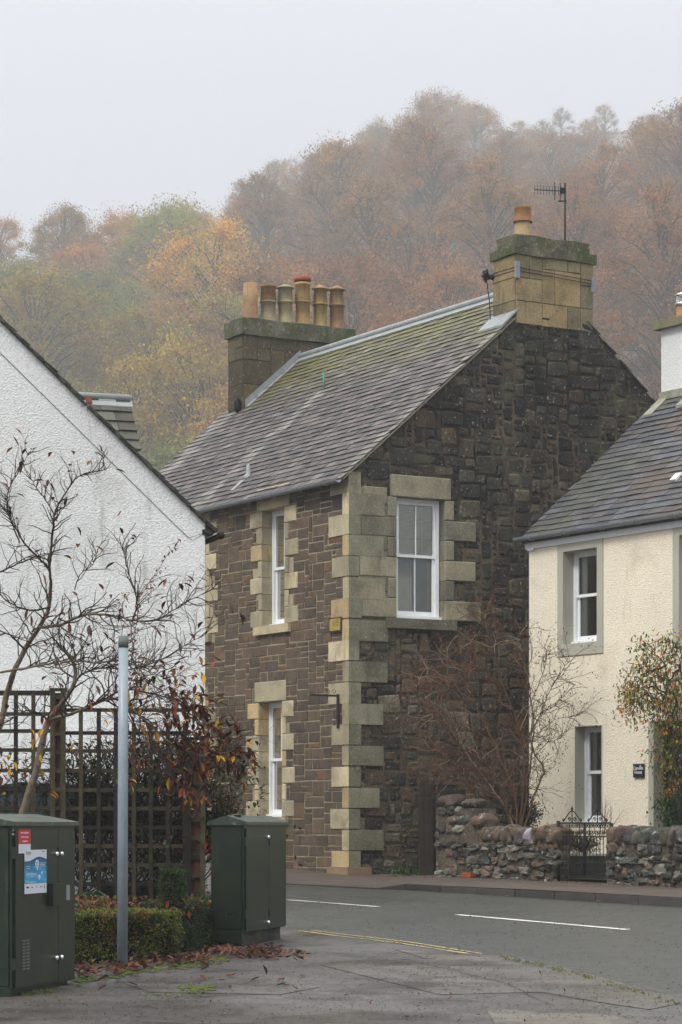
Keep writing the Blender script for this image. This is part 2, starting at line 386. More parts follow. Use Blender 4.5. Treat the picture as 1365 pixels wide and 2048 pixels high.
# near footway, a little proud of the road
m = MB(); near = [(-14, 10), (9, 8), (N3.x+4.2, N3.y-9), (N3.x, N3.y), (N2.x, N2.y), (N1.x, N1.y), (Y1.x-.12, Y1.y), (Y0.x-.12, Y0.y), (-1.0, 27.0), (-3.4, 26.0), (-14, 25.4)]
sheet(m, near, .022)
n_ = len(near)
for i in range(n_):
    a, b = near[i], near[(i+1) % n_]; m.face([(a[0],a[1],gz(*a)-.04),(b[0],b[1],gz(*b)-.04),(b[0],b[1],gz(*b)+.022),(a[0],a[1],gz(*a)+.022)])
pave = m.build('pavement', m_pave, kind='structure')
# resurfaced patches in the near footway
m = MB()
def patch(pix, off, col): sheet(m, [(G(a, b, .022).x, G(a, b, .022).y) for a, b in pix], off, col)
patch([(972,2018),(1228,2032),(1420,2090),(1015,2090)], .026, (1.7,1.62,1.4))
patch([(640,1930),(1000,1912),(1160,1950),(1365,2006),(1300,2020),(1230,2010),(1080,1985),(880,1990)], .026, (1.18,1.16,1.14))
patch([(120,1985),(560,2012),(900,2030),(900,2060),(-40,2060),(-40,2000)], .0262, (.78,.74,.72))
patch([(250,1968),(430,1958),(520,1940),(640,1975),(560,1990),(300,1985)], .0264, (1.25,1.22,1.2))
patch([(790,1900),(960,1914),(975,1925),(850,1917)], .0265, (1.5,1.4,1.3))
m.build('pavement_patches', m_pave, kind='structure')
# tarmac joints
m = MB(); R = random.Random(5)
def strip(m, pix, wd, off, col=None, wob=.006, k=8, ground_off=.022):
    pts = [G(a, b, ground_off) for a, b in pix]; P2 = []
    for i in range(len(pts)-1):
        for j in range(k): P2.append(pts[i].lerp(pts[i+1], j/k))
    P2.append(pts[-1]); prev = None
    for i, p in enumerate(P2):
        d = (P2[min(i+1, len(P2)-1)]-P2[max(i-1, 0)]); d.z = 0; d.normalize(); s_ = Vector((-d.y, d.x, 0))
        ww = wd*R.uniform(.55, 1.3); q = p+s_*R.uniform(-wob, wob); a, b = q+s_*ww, q-s_*ww
        a.z = gz(a.x, a.y)+off; b.z = gz(b.x, b.y)+off
        if prev: m.face([prev[1], b, a, prev[0]], col)
        prev = (a, b)
for pix in ([(800,1918),(900,1940),(1010,1968),(1110,2014)], 
            [(860,2000),(1040,2008),(1240,2014)], [(250,1995),(400,1985),(520,1962)]):
    strip(m, pix, .0045, .0285, (1,1,1), wob=.012)
m.build('pavement_joints', mat('tar_joint', rgb(74,70,66,.62), .8, col=False, n1=(30,.3)), kind='structure')
# near kerb
m = MB()
for a, b in ((N1, N2), (N2, N3), (N3, Vector((N3.x+4.2, N3.y-9, 0)))):
    L = (b-a); n = max(1, int(L.length/.9)); d = L/n; s_ = Vector((L.y, -L.x, 0)).normalized()*-.09
    for i in range(n):
        p = a+d*i; q = p+d*.985; p.z = gz(p.x,p.y)-.1; q.z = gz(q.x,q.y)-.1
        m.obox(p, q-p, s_, (0,0,.123), [R.uniform(1.0,1.3)]*3)
m.build('kerb', m_kerb, kind='structure')
# lines
m = MB()
strip(m, [(573,1800),(757,1814)], .04, .005, wob=.0, ground_off=0)
strip(m, [(915,1830),(1256,1860)], .045, .005, wob=.0, ground_off=0)
strip(m, [(1500,1884),(1800,1915)], .045, .005, wob=.0, ground_off=0)
strip(m, [(650,1762.5),(757,1780.5)], .012, .004, wob=.0, ground_off=0) if False else None
m.build('road_centre_line', m_line_w, kind='structure')
m = MB()
strip(m, [(592,1861),(680,1873),(800,1887),(957,1911)], .022, .005, wob=.003, ground_off=0)
strip(m, [(622,1861),(700,1871),(820,1885),(963,1908)], .020, .005, wob=.003, ground_off=0)
strip(m, [(1340,1993),(1420,2014)], .03, .005, wob=.003, ground_off=0)
m.build('yellow_lines', m_line_y, kind='structure')

# ------------------------------------------------------------------ frames of the three houses
P0 = Vector((.11, 38.6)); U = Vector((-.513, .858)); W = Vector((.858, .513))
FF = WF(P0, U, -W)           # street front of the stone house: x runs away from the corner
FG = WF(P0, W, -U)           # its gable: x runs right from the corner
LH = 8.75; WD = 7.5; ZE = 6.90; ZR = 10.16; RT = (ZR-ZE)/(WD/2)
ZB = .80
# far footway from the kerb to the walls
WL, WR = Vector((1.35, 37.0)), Vector((4.31, 32.5)); wdv = (WR-WL).normalized()
FWALL = WF(WL, wdv, (wdv.y, -wdv.x))     # low garden wall: x runs right from its pier
if FWALL.n.y > 0: FWALL.n = -FWALL.n
m = MB()
def kz(p, up): return (p.x, p.y, SL*p.y+up)
kerb_line = [(ext_r, .115), (KR, .115), (KR.lerp(K1, .5), .105), (K1, .078), (KF1, .018), (KF2, .012), (Vector((-1.9,36.9,0)), .012), (Vector((-4.6,41.5,0)), .02), (Vector((-9.5,50,0)), .02)]
def wz(x, y, z): return Vector((x, y, z))
e = WR+wdv*15
back = [wz(e.x, e.y, .60), wz(WR.x+.2, WR.y, .81), wz(3.1, 35.2, .845), wz(1.6, 37.6, .872), wz(.9, 38.9, .87), wz(.3, 38.9, .85), wz(-.7, 40.3, .93), wz(-3, 44.5, 1.06), wz(-7.5, 52, 1.2)]
kl = [Vector(kz(p, u)) for p, u in kerb_line]
for i in range(len(kl)-1):
    m.face([kl[i], kl[i+1], back[i+1], back[i]])
back2 = [b+Vector((.6,1.0,.0))*3 for b in back]
for i in range(len(kl)-1): m.face([back[i], back[i+1], back2[i+1], back2[i]])
m.build('footway', m_pave_far, kind='structure')
# far kerb stones
m = MB(); a = ext_r.copy(); up0 = .115
seg = [(ext_r, KR, .115, .115), (KR, K1, .115, .078), (K1, KF1, .078, .02), (KF1, KF2, .02, .014), (KF2, Vector((-1.9,36.9,0)), .014, .014)]
for a, b, ua, ub in seg:
    L = Vector((b.x-a.x, b.y-a.y, 0)); n = max(1, int(round(L.length/.78))); s_ = Vector((-L.y, L.x, 0)).normalized()
    if s_.y < 0: s_ = -s_
    for i in range(n):
        t0, t1 = i/n, (i+.985)/n; p, q = a.lerp(b, t0), a.lerp(b, t1); u0, u1 = ua+(ub-ua)*t0+.003, ua+(ub-ua)*t1+.003
        c = [R.uniform(.75, 1.2)]*3
        A = [Vector((p.x,p.y,SL*p.y-.08)), Vector((q.x,q.y,SL*q.y-.08))]
        top = [Vector((p.x,p.y,SL*p.y+u0)), Vector((q.x,q.y,SL*q.y+u1))]
        m.face([A[0], A[1], top[1]-Vector((0,0,.012)), top[0]-Vector((0,0,.012))], c)
        m.face([top[0]-Vector((0,0,.012)), top[1]-Vector((0,0,.012)), top[1]+s_*.015, top[0]+s_*.015], c)
        m.face([top[0]+s_*.015, top[1]+s_*.015, top[1]+s_*.13, top[0]+s_*.13], c)
m.build('kerb', m_kerb, kind='structure')
# ------------------------------------------------------------------ building pieces shared by the houses
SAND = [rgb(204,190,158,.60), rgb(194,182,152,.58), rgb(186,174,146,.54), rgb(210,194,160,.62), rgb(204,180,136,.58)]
SAND_SHADE = [rgb(152,148,128,.56), rgb(146,142,122,.52), rgb(160,152,128,.58), rgb(140,136,116,.5)]  # gable sandstone: its side away from the light is put into darker tones
def sandc(R, lst, k=1): 
    c = R.choice(lst); j = R.uniform(.8, 1.12)*k*(1.28 if lst is SAND else 1.22); return (c[0]*j, c[1]*j, c[2]*j)
def sblock(m, f, x0, x1, z0, z1, d0, d1, col, ch=.012):
    """dressed stone block with chamfered front edges"""
    g = .004; x0 += g; x1 -= g; z0 += g; z1 -= g
    A = [f.pt(x0,z0,d0), f.pt(x1,z0,d0), f.pt(x1,z1,d0), f.pt(x0,z1,d0)]
    B = [f.pt(x0,z0,d1-ch), f.pt(x1,z0,d1-ch), f.pt(x1,z1,d1-ch), f.pt(x0,z1,d1-ch)]
    C = [f.pt(x0+ch,z0+ch,d1), f.pt(x1-ch,z0+ch,d1), f.pt(x1-ch,z1-ch,d1), f.pt(x0+ch,z1-ch,d1)]
    fs = [(3,2,1,0)]+[(i,(i+1)%4,4+(i+1)%4,4+i) for i in range(4)]+[(4+i,4+(i+1)%4,8+(i+1)%4,8+i) for i in range(4)]+[(8,9,10,11)]
    m.idx(A+B+C, fs, col, False)
def sash_window(house, f, ox0, ox1, oz0, oz1, rec=.17, bars=1, curtain='drape', rail=None, label=None, fw=.055, dark=(.3,.32,.33)):
    """sash window set back in its opening: frame > sash, glass, curtain"""
    m = MB(); rail = rail or (oz0+oz1)/2
    f.box(m, ox0, ox0+fw, oz0, oz1, -rec-.06, -rec); f.box(m, ox1-fw, ox1, oz0, oz1, -rec-.06, -rec)
    f.box(m, ox0+fw, ox1-fw, oz1-fw*.8, oz1, -rec-.06, -rec); f.box(m, ox0-.02, ox1+.02, oz0, oz0+.045, -rec-.06, -rec+.05)
    wn = m.build('window', m_white, house)
    if label: wn['label'] = label
    a0, a1 = ox0+fw, ox1-fw; sw = .045
    for (b0, b1, d) in ((rail-.02, oz1-fw*.8, -rec-.015), (oz0+.045, rail+.025, -rec-.042)):
        m = MB()
        f.box(m, a0, a0+sw, b0, b1, d-.03, d); f.box(m, a1-sw, a1, b0, b1, d-.03, d)
        f.box(m, a0+sw, a1-sw, b1-sw*.9, b1, d-.03, d); f.box(m, a0+sw, a1-sw, b0, b0+(sw if b0 > oz0+.1 else sw*1.7), d-.03, d)
        for k in range(bars):
            c = a0+(a1-a0)*(k+1)/(bars+1); f.box(m, c-.011, c+.011, b0+sw, b1-sw*.9, d-.022, d-.004)
        m.build('sash', m_white, wn)
        g = MB(); g.face([f.pt(a0+sw,b0+sw,d-.018), f.pt(a1-sw,b0+sw,d-.018), f.pt(a1-sw,b1-sw*.9,d-.018), f.pt(a0+sw,b1-sw*.9,d-.018)])
        g.build('glass', GLASS, wn)
    m = MB()
    for side in ((a0, 1), (a1, -1)):
        if curtain in ('drape', 'both') or (curtain == 'rightdrape' and side[1] < 0) or (curtain == 'leftdrape' and side[1] > 0):
            wd = (a1-a0)*(.55 if curtain == 'drape' else .22); n = 18; pts = []
            for i in range(n+1):
                x = side[0]+side[1]*wd*i/n; pts.append((x, -rec-.10-.015*math.sin(i*2.1)))
            for i in range(n):
                (x, d), (x2, d2) = pts[i], pts[i+1]
                m.face([f.pt(x,oz0+.05,d), f.pt(x2,oz0+.05,d2), f.pt(x2,oz1-.05,d2), f.pt(x,oz1-.05,d)], (.95,.96,.9))
    if m.v: m.build('curtain', m_blind, wn)
    if curtain in ('blind', 'rightdrape', 'halfblind'):
        m = MB(); z1 = oz1-.05; z0 = rail+.0 if curtain == 'rightdrape' else (oz1-(oz1-oz0)*.12 if curtain == 'halfblind' else oz0+.05)
        n = max(2, int((z1-z0)/.23)); 
        for i in range(n):
            c0, c1 = z0+(z1-z0)*i/n, z0+(z1-z0)*(i+1)/n
            m.face([f.pt(a0,c0,-rec-.056), f.pt(a1,c0,-rec-.056), f.pt(a1,c1-.012,-rec-.050), f.pt(a0,c1-.012,-rec-.050)], (.97,.97,.88))
            m.face([f.pt(a0,c1-.012,-rec-.050), f.pt(a1,c1-.012,-rec-.050), f.pt(a1,c1,-rec-.056), f.pt(a0,c1,-rec-.056)], (.72,.72,.66))
        if curtain == 'rightdrape':
            m.face([f.pt(a0,oz0+.05,-rec-.076), f.pt(a1-.12,oz0+.05,-rec-.076), f.pt(a1-.12,z0,-rec-.076), f.pt(a0,z0,-rec-.076)], (.60,.68,.68))  # grey-blue sheet, not part of the blind, added to lighten the lower panes
        m.build('blind', m_blind, wn)
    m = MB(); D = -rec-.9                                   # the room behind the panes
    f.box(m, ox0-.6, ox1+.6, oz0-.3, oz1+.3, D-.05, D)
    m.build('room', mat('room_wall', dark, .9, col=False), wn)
    return wn
def surround(par, f, ox0, ox1, oz0, oz1, lst, mt, jn=.17, jl=.40, bh=.29, lint=.34, sill=.15, seed=1, sides=(1,1), front=.022, rec=.2, lw=.24):
    R = random.Random(seed); m = MB(); n = max(3, int(round((oz1-oz0)/bh))); h = (oz1-oz0)/n
    for sd_ in (0, 1):
        if not sides[sd_]: continue
        for i in range(n):
            wd = jl*R.uniform(.9, 1.1) if i % 2 == sd_*0+0 else jn
            if i % 2 == 1: wd = jn*1.0
            x0, x1 = (ox0-wd, ox0) if sd_ == 0 else (ox1, ox1+wd)
            sblock(m, f, x0, x1, oz0+i*h, oz0+(i+1)*h, -rec, front+R.uniform(0,.004), sandc(R, lst))
    sblock(m, f, ox0-lw, ox1+lw, oz1, oz1+lint, -rec, front+.004, sandc(R, lst))
    m.build('window_surround', mt, par)
    m = MB(); c = sandc(R, lst, .85)
    vs = [(ox0-.2, oz0-sill, -.1), (ox1+.2, oz0-sill, -.1)]
    f.box(m, ox0-.2, ox1+.2, oz0-sill, oz0+.004, -rec, .07, c)
    m.build('sill', mt, par)

def slates(m, o, a, b, n, w_, l_, sw, ex, colfn, clips=(), seed=1, th=.009, lift=.02, skip=None):
    """courses of slates: o origin at the eave, a along it, b up the slope, n out of it"""
    R = random.Random(seed); rows = int(l_/ex)+1
    for r in range(rows):
        x = -R.uniform(0, sw)+(sw/2 if r % 2 else 0); y0 = r*ex; y1 = min(y0+ex*1.5, l_)
        y0b = y0+R.uniform(-.004, .004)
        while x < w_:
            ww = sw*R.uniform(.72, 1.28); x0, x1 = max(x, 0)+.003, min(x+ww, w_)-.003; x += ww
            if x1-x0 < .02: continue
            if skip and skip((x0+x1)/2, y0+ex*.5): continue
            e0 = y0b+R.uniform(-.009, .009)
            poly = clip_poly([(x0, e0), (x1, e0+R.uniform(-.004,.004)), (x1, y1), (x0, y1)], clips)
            if len(poly) < 3: continue
            c = colfn(R, (x0+x1)/2, y0); lf = lift+R.uniform(-.004, .008)
            pts = [o+a*p[0]+b*p[1]+n*(lf*(1-(p[1]-y0)/max(ex*1.5, .01))+.004) for p in poly]
            k = len(pts)
            low = [p-n*th for p in pts]
            m.idx(pts+low, [tuple(range(k))]+[(i, k+i, k+(i+1) % k, (i+1) % k) for i in range(k)], c, False)
def gutter(par, f, x0, x1, z, d, r=.055, mt=None, name='gutter', slope=0):
    m = MB(); n = 8; L = x1-x0; segs = max(2, int(L/.5))
    ring = []
    for i in range(segs+1):
        x = x0+L*i/segs
        ring.append([f.pt(x, z-r*math.sin(math.pi*k/n), d-r*math.cos(math.pi*k/n)) for k in range(n+1)]+[f.pt(x, z-(r-.008)*math.sin(math.pi*k/n), d-(r-.008)*math.cos(math.pi*k/n)) for k in range(n, -1, -1)])
    q = len(ring[0])
    for i in range(segs):
        for k in range(q): m.face([ring[i][k], ring[i+1][k], ring[i+1][(k+1) % q], ring[i][(k+1) % q]])
    m.face(ring[0]); m.face(ring[-1][::-1])
    x = x0+.35
    while x < x1:                                            # brackets and joint clips
        m.tube([f.pt(x, z-(r+.006)*math.sin(math.pi*k/n), d-(r+.006)*math.cos(math.pi*k/n)) for k in range(n+1)], .009, 4)
        if int(x*10) % 2 == 0: m.tube([f.pt(x+.05, z-(r+.006)*math.sin(math.pi*k/n), d-(r+.006)*math.cos(math.pi*k/n)) for k in range(n+1)], .012, 4)
        x += .82
    return m.build(name, mt or m_gutter, par)
def pot(par, c, h, r, kind, col, col2):
    m = MB(); m.col = col
    if kind == 'plain': m.lathe(c, [(r*1.0,0),(r*1.02,.1),(r*.98,h*.5),(r*.97,h),(r*.8,h),(r*.78,h-.1)], 20, col)
    else:
        m.lathe(c, [(r*1.0,0),(r*1.0,.05),(r*.9,h*.1),(r*.88,h*.55),(r*1.02,h*.56),(r*1.06,h*.6)], 20, col)
        top = [(r*.96,h*.6),(r*1.0,h*.62),(r*.86,h*.93),(r*.98,h*.94),(r*.98,h),(r*.7,h),(r*.66,h-.1)]
        if kind == 'cone': top = [(r*.96,h*.55),(r*1.0,h*.6),(r*.84,h*.9),(r*1.12,h*.905),(r*1.12,h*.92),(r*.3,h*1.0),(r*.02,h*1.01)]
        m.lathe(c, top, 20, col2)
    return m.build('chimney_pot', m_terra, par)

# ------------------------------------------------------------------ STONE HOUSE
SH = thing('stone_house', (P0.x, P0.y, ZB), 'two storey dark stone house with sandstone corner blocks, slate roof and two chimneys', 'house')
NV = FG.Nn
def f_t(px): return FF.x_at(px)
# openings on the front (x along the street, z up)
u0, u1 = f_t(571), f_t(526); uz0, uz1 = 4.74, 6.575
l0, l1 = f_t(566), f_t(519.5); lz0, lz1 = FF.z_at(1634, l0), FF.z_at(1404, (l0+l1)/2)
t0, t1 = f_t(413), f_t(413)+.72
openF = [(u0,u1,uz0,uz1), (l0,l1,lz0,lz1), (t0,t1,uz0,uz1), (t0+.03,t1+.03,lz0,lz1), (t1+1.7,t1+2.4,uz0,uz1)]
gx0, gx1 = FG.x_at(792), FG.x_at(888); gz0, gz1 = 4.73, 6.57
grow_ = lambda o, e=.05: (o[0]-e, o[1]+e, o[2]-e, o[3]+e)
m = MB()
wall(m, FF, 0, LH, .5, ZE+.02, [grow_(o) for o in openF], reveal=.25)
FBk = WF(P0+W*WD, U, W)
m.face([FBk.pt(0,.5), FBk.pt(LH,.5), FBk.pt(LH,ZE), FBk.pt(0,ZE)])
FFar = WF(P0+U*LH, W, U)
m.face([FFar.pt(0,.5), FFar.pt(WD,.5), FFar.pt(WD,ZE), FFar.pt(WD/2,ZR), FFar.pt(0,ZE)])
m.build('front_wall', m_mortar, SH)
RB = [rgb(116,94,76,.5), rgb(104,84,68,.46), rgb(96,78,64,.44), rgb(122,96,74,.5), rgb(88,74,64,.42), rgb(82,72,66,.42), rgb(134,98,70,.5), rgb(72,64,60,.38), rgb(106,88,76,.46)]
def colF(R, x, z):
    c = Vector(R.choice(RB)).lerp(Vector(rgb(120,106,90,.62)), .5) if R.random() > .03 else Vector(rgb(128,98,76,.58))
    k = R.uniform(.95, 1.25)
    if z > 6.3 and R.random() < .3: c = rgb(84,78,72,.45)
    if z < 3.6: k *= .92
    return tuple(v*k for v in c)
masks = []
for o in openF: masks += [(o[0]-.13, o[1]+.13, o[2]-.13, o[3]+.3)]
m = MB()
pack(m, FF, .12, LH, .62, ZE-.04, .118, .083, [(3,2),(3,2),(4,2),(3,1),(2,2),(3,1),(2,2),(3,3),(4,2),(2,1),(4,2),(2,1),(5,2),(3,2)], colF, masks, jit=.007, gap=.02, proud=.011, seed=11, bev=.006)
m.build('front_stonework', m_rubble, SH)
# gable wall
clipR = [(-RT, 1, ZE-.03), (RT, 1, ZE-.03+RT*WD), (0, 1, 9.56)]
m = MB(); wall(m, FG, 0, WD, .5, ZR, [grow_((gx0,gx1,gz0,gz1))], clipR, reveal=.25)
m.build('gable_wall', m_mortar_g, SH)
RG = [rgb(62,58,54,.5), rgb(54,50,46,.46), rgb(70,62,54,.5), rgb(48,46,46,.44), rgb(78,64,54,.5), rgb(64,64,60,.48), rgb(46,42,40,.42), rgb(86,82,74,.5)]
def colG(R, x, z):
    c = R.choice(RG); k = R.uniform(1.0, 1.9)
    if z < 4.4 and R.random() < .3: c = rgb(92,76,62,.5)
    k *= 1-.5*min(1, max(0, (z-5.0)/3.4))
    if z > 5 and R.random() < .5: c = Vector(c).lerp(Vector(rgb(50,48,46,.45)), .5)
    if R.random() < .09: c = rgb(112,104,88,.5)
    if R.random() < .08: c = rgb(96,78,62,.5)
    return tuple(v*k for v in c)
masks = [(gx0-.15, gx1+.15, gz0-.12, gz1+.3), (.0, .13, 0, 9), (.1, gx0, 4.78, 6.66)]
m = MB()
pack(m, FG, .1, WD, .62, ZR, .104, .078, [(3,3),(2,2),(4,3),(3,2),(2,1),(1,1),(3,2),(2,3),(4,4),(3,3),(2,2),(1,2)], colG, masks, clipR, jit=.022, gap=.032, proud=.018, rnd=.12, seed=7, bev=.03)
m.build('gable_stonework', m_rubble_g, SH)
# corner blocks, wide on the street where narrow on the gable and the reverse
R = random.Random(3); m = MB(); mg = MB(); nq = 19; h = (ZE-.9)/nq
for i in range(nq):
    z0 = .9+i*h; z1 = z0+h; ww, gw = (.50, .19) if i % 2 == 0 else (.14, .62)
    ww *= R.uniform(.86, 1.1); gw *= R.uniform(.82, 1.12); z0 += R.uniform(-.012,.012)*(i > 0)
    c = sandc(R, SAND, .98); cg = sandc(R, SAND_SHADE, 1.0)  # same stone twice: the gable face takes the tones with shade put in
    g = .005
    # one L-shaped stone: front face and gable face meet at the arris
    lim_f = .022; lim_g = .048
    O = FF.o
    def Q(x, s_, z): p = P0+U*x+W*s_; return Vector((p.x, p.y, z))
    # front slab
    A = [Q(-lim_g, -lim_f, z0+g), Q(ww, -lim_f, z0+g), Q(ww, -lim_f, z1-g), Q(-lim_g, -lim_f, z1-g)]
    m.face(A, c); m.face([Q(ww,-lim_f,z0+g), Q(ww,.05,z0+g), Q(ww,.05,z1-g), Q(ww,-lim_f,z1-g)], c)
    B = [Q(-lim_g, -lim_f, z0+g), Q(-lim_g, gw, z0+g), Q(-lim_g, gw, z1-g), Q(-lim_g, -lim_f, z1-g)]
    mg.face(B[::-1], cg); mg.face([Q(-lim_g,gw,z0+g), Q(.05,gw,z0+g), Q(.05,gw,z1-g), Q(-lim_g,gw,z1-g)], cg)
    m.face([Q(-lim_g,-lim_f,z1-g), Q(ww,-lim_f,z1-g), Q(ww,0,z1-g), Q(0,0,z1-g), Q(0,gw,z1-g), Q(-lim_g,gw,z1-g)], c)
    m.face([Q(-lim_g,-lim_f,z0+g), Q(ww,-lim_f,z0+g), Q(ww,0,z0+g), Q(0,0,z0+g), Q(0,gw,z0+g), Q(-lim_g,gw,z0+g)], c)
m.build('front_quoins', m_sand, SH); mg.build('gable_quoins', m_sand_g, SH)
# big dressed blocks between the corner and the gable window, and bonders right of it
m = MB(); R = random.Random(8)
zz = [4.80, 5.12, 5.44, 5.74, 6.10, 6.44, 6.70]
for i in range(len(zz)-1):
    a = .2 if i % 2 == 0 else .30
    xm = gx0-.165
    sblock(m, FG, .24 if i % 2 else .5, xm, zz[i], zz[i+1], 0, .034, sandc(R, SAND_SHADE)); sblock(m, FG, .14, .5, zz[i]-.02, zz[i+1]-.02, 0, .028, sandc(R, SAND_SHADE))
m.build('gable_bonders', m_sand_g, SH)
# plinth block at the corner
m = MB(); a = P0-W*.07-U*.10
m.obox((a.x, a.y, .70), (U.x*.62, U.y*.62, 0), (W.x*.42, W.y*.42, 0), (0,0,.27), rgb(184,158,120,.5))
m.build('corner_footing', m_sand, SH)
m = MB()
for q in range(9):
    FG.box(m, .5+q*.55, .5+q*.55+.5, .72, .98-.02*(q % 3), 0, .05, rgb(60,56,50,.5))
m.build('gable_footing', m_rubble_g, SH)
# windows
for i, (o, cu, lb) in enumerate(((openF[0], 'drape', 'narrow upper sash window with pale drapes, above the stone step sill'), (openF[1], 'drape', 'narrow ground floor sash window with pale drapes'), (openF[2], 'drape', 'upper window almost hidden behind the white gable'), (openF[3], 'drape', None), (openF[4], 'drape', None))):
    wn = sash_window(SH, FF, *o, rec=.17, curtain=cu, label=lb, rail=o[2]+(o[3]-o[2])*.5)
    surround(wn, FF, *o, SAND, m_sand, jn=.13, jl=.40, bh=.255, lint=.36 if o[2] > 3.5 else .33, sill=.13 if o[2] > 3.5 else .1, seed=20+i, rec=.24, lw=.16 if o[2] > 3.5 else .13)
wn = sash_window(SH, FG, gx0+.02, gx1-.02, gz0+.01, gz1, rec=.10, curtain='rightdrape', label='large gable sash window with a cream blind behind its upper panes', rail=gz0+.97, fw=.06, dark=(.22,.25,.27))
surround(wn, FG, gx0, gx1, gz0, gz1, SAND_SHADE, m_sand_g, jn=.17, jl=.62, bh=.30, lint=.34, sill=.15, seed=33, rec=.2, lw=.11, front=.042)
cx0, cx1 = FG.x_at(1031), FG.x_at(1185)
# roof: slabs under the slates
b1 = Vector((W.x*WD/2, W.y*WD/2, ZR-ZE)); LS = b1.length; b1n = b1.normalized()
U3 = Vector((U.x, U.y, 0)); W3 = Vector((W.x, W.y, 0)); n1_ = U3.cross(b1n); n1_ = n1_ if n1_.z > 0 else -n1_
SLC = [rgb(120,110,110,.52), rgb(110,102,104,.48), rgb(102,96,98,.46), rgb(130,118,116,.52), rgb(116,102,100,.48), rgb(98,94,96,.44), rgb(134,124,122,.52)]
def colS(R, x, y):
    """x metres from the near verge, y metres up from the eave"""
    c = Vector(R.choice(SLC))*R.uniform(.82, .97)
    top = y/LS
    g = (top-.60)*2.3+.35*noise.noise(Vector((x*.9, y*.5, 3)))+.15*noise.noise(Vector((x*4, y*3, 1)))
    if x > 7.9: g -= .5
    if g > 0: c = c.lerp(Vector(rgb(126,124,60,.56)), min(.75, g*1.1*R.uniform(.3, 1.2)))
    pale = 0
    for xc, y_hi, wd in ((4.9, 3.4, .2), (8.45, 5, .28), (.95, 4.9, .12), (.08, 5, .14), (2.6, 4.7, .09)):
        xx = xc+.05*math.sin(y*1.7+xc)
        if y < y_hi and abs(x-xx) < wd*(1+.5*noise.noise(Vector((xc, y*2, 0)))): pale = max(pale, R.uniform(.1, .55)*(.35 if xc in (.95, 2.6) else 1))
    if pale: c = c.lerp(Vector(rgb(188,186,176,.6)), pale)
    if R.random() < .02: c = c.lerp(Vector(rgb(180,178,174,.6)), .4)  # a few slates paled at random to stand for glints
    return tuple(c)
rf = MB(); o = FF.pt(-.05, ZE, .14)+b1n*0; o = Vector((o.x, o.y, ZE-.14*RT))
Lsl = LS+.14*math.hypot(1, RT)
ych = cx0*LS/(WD/2)+.16
slates(rf, o, U3, b1n, n1_, LH+.10, Lsl, .215, .150, colS, seed=4, skip=lambda x, y: x < .66 and y > ych)
b2 = Vector((-W.x*WD/2, -W.y*WD/2, ZR-ZE)).normalized(); n2_ = U3.cross(b2); n2_ = n2_ if n2_.z > 0 else -n2_
o2 = FBk.pt(-.05, ZE); slates(rf, o2, U3, b2, n2_, LH+.10, LS, .3, .21, colS, seed=6, skip=lambda x, y: x < .66 and y > (WD-cx1)*LS/(WD/2)-.05)
roof = rf.build('roof', m_slate, SH)
m = MB()
for oo, bb, nn_, L, yc in ((o, b1n, n1_, Lsl, ych-.05), (o2, b2, n2_, LS, (WD-cx1)*LS/(WD/2)-.08)):
    m.obox(oo-nn_*.07+U3*.05, U3*.62, bb*yc, nn_*.066, (1,1,1)); m.obox(oo-nn_*.07+U3*.67, U3*(LH-.62), bb*L, nn_*.066, (1,1,1))
m.build('roof_boarding', mat('roof_board', rgb(60,56,52,.6), .9, col=False), roof)
# mortar fillet along the verge
m = MB(); vp = []
for i in range(25):
    t = i/24; p = o+b1n*(ych-.02)*t-U3*.0; vp.append(p-n1_*.02)
m.tube(vp, .014, 5)
m.build('verge_fillet', mat('lime_fillet', rgb(124,116,100,.6), .95, col=False, n1=(8,.3)), roof)
m = MB(); rp = [Vector((FG.pt(WD/2, ZR, 0).x, FG.pt(WD/2, ZR, 0).y, ZR+.045))+U3*(.55+i*(LH-1.15)/14) for i in range(15)]
m.tube(rp, .06, 10)
for sgn, nn_, bb in ((1, n1_, b1n), (1, n2_, b2)):
    m.obox(rp[0]-Vector((0,0,.03))-bb*.17+nn_*.012, rp[-1]-rp[0], bb*.17, nn_*.01)
m.build('ridge_lead', m_lead, roof)
gutter(SH, FF, -.03, LH, ZE-.13, .19)
# small pieces on the slope
def on_roof(x, y): return o+U3*(x+.05)+b1n*y+n1_*.02
q = on_roof(4.35, 3.5)
vx = FF; m = MB()
def roof_at(px, py):
    # point of the front slope seen at this pixel
    d = Vector(((px-CX)/F_PX, 1, (HY-py)/F_PX)); c = Vector((0,0,CZ)); t = (o-c).dot(n1_)/d.dot(n1_); return c+d*t
q = roof_at(648, 778); m.tube([q-Vector((0,0,.1)), q+Vector((0,0,.29))], .02, 8); m.build('vent_pipe', mat('copper_green', rgb(96,150,128,.7), .7, col=False), roof)
q = roof_at(497, 955); m = MB(); m.lathe(q-Vector((0,0,.03)), [(.11,0),(.08,.05),(.035,.1),(.03,.24),(.012,.25)], 10); m.obox(q-b1n*.38-U3*.06+n1_*.02, U3*.12, b1n*.4, n1_*.012)
m.build('lead_vent', m_lead, roof)
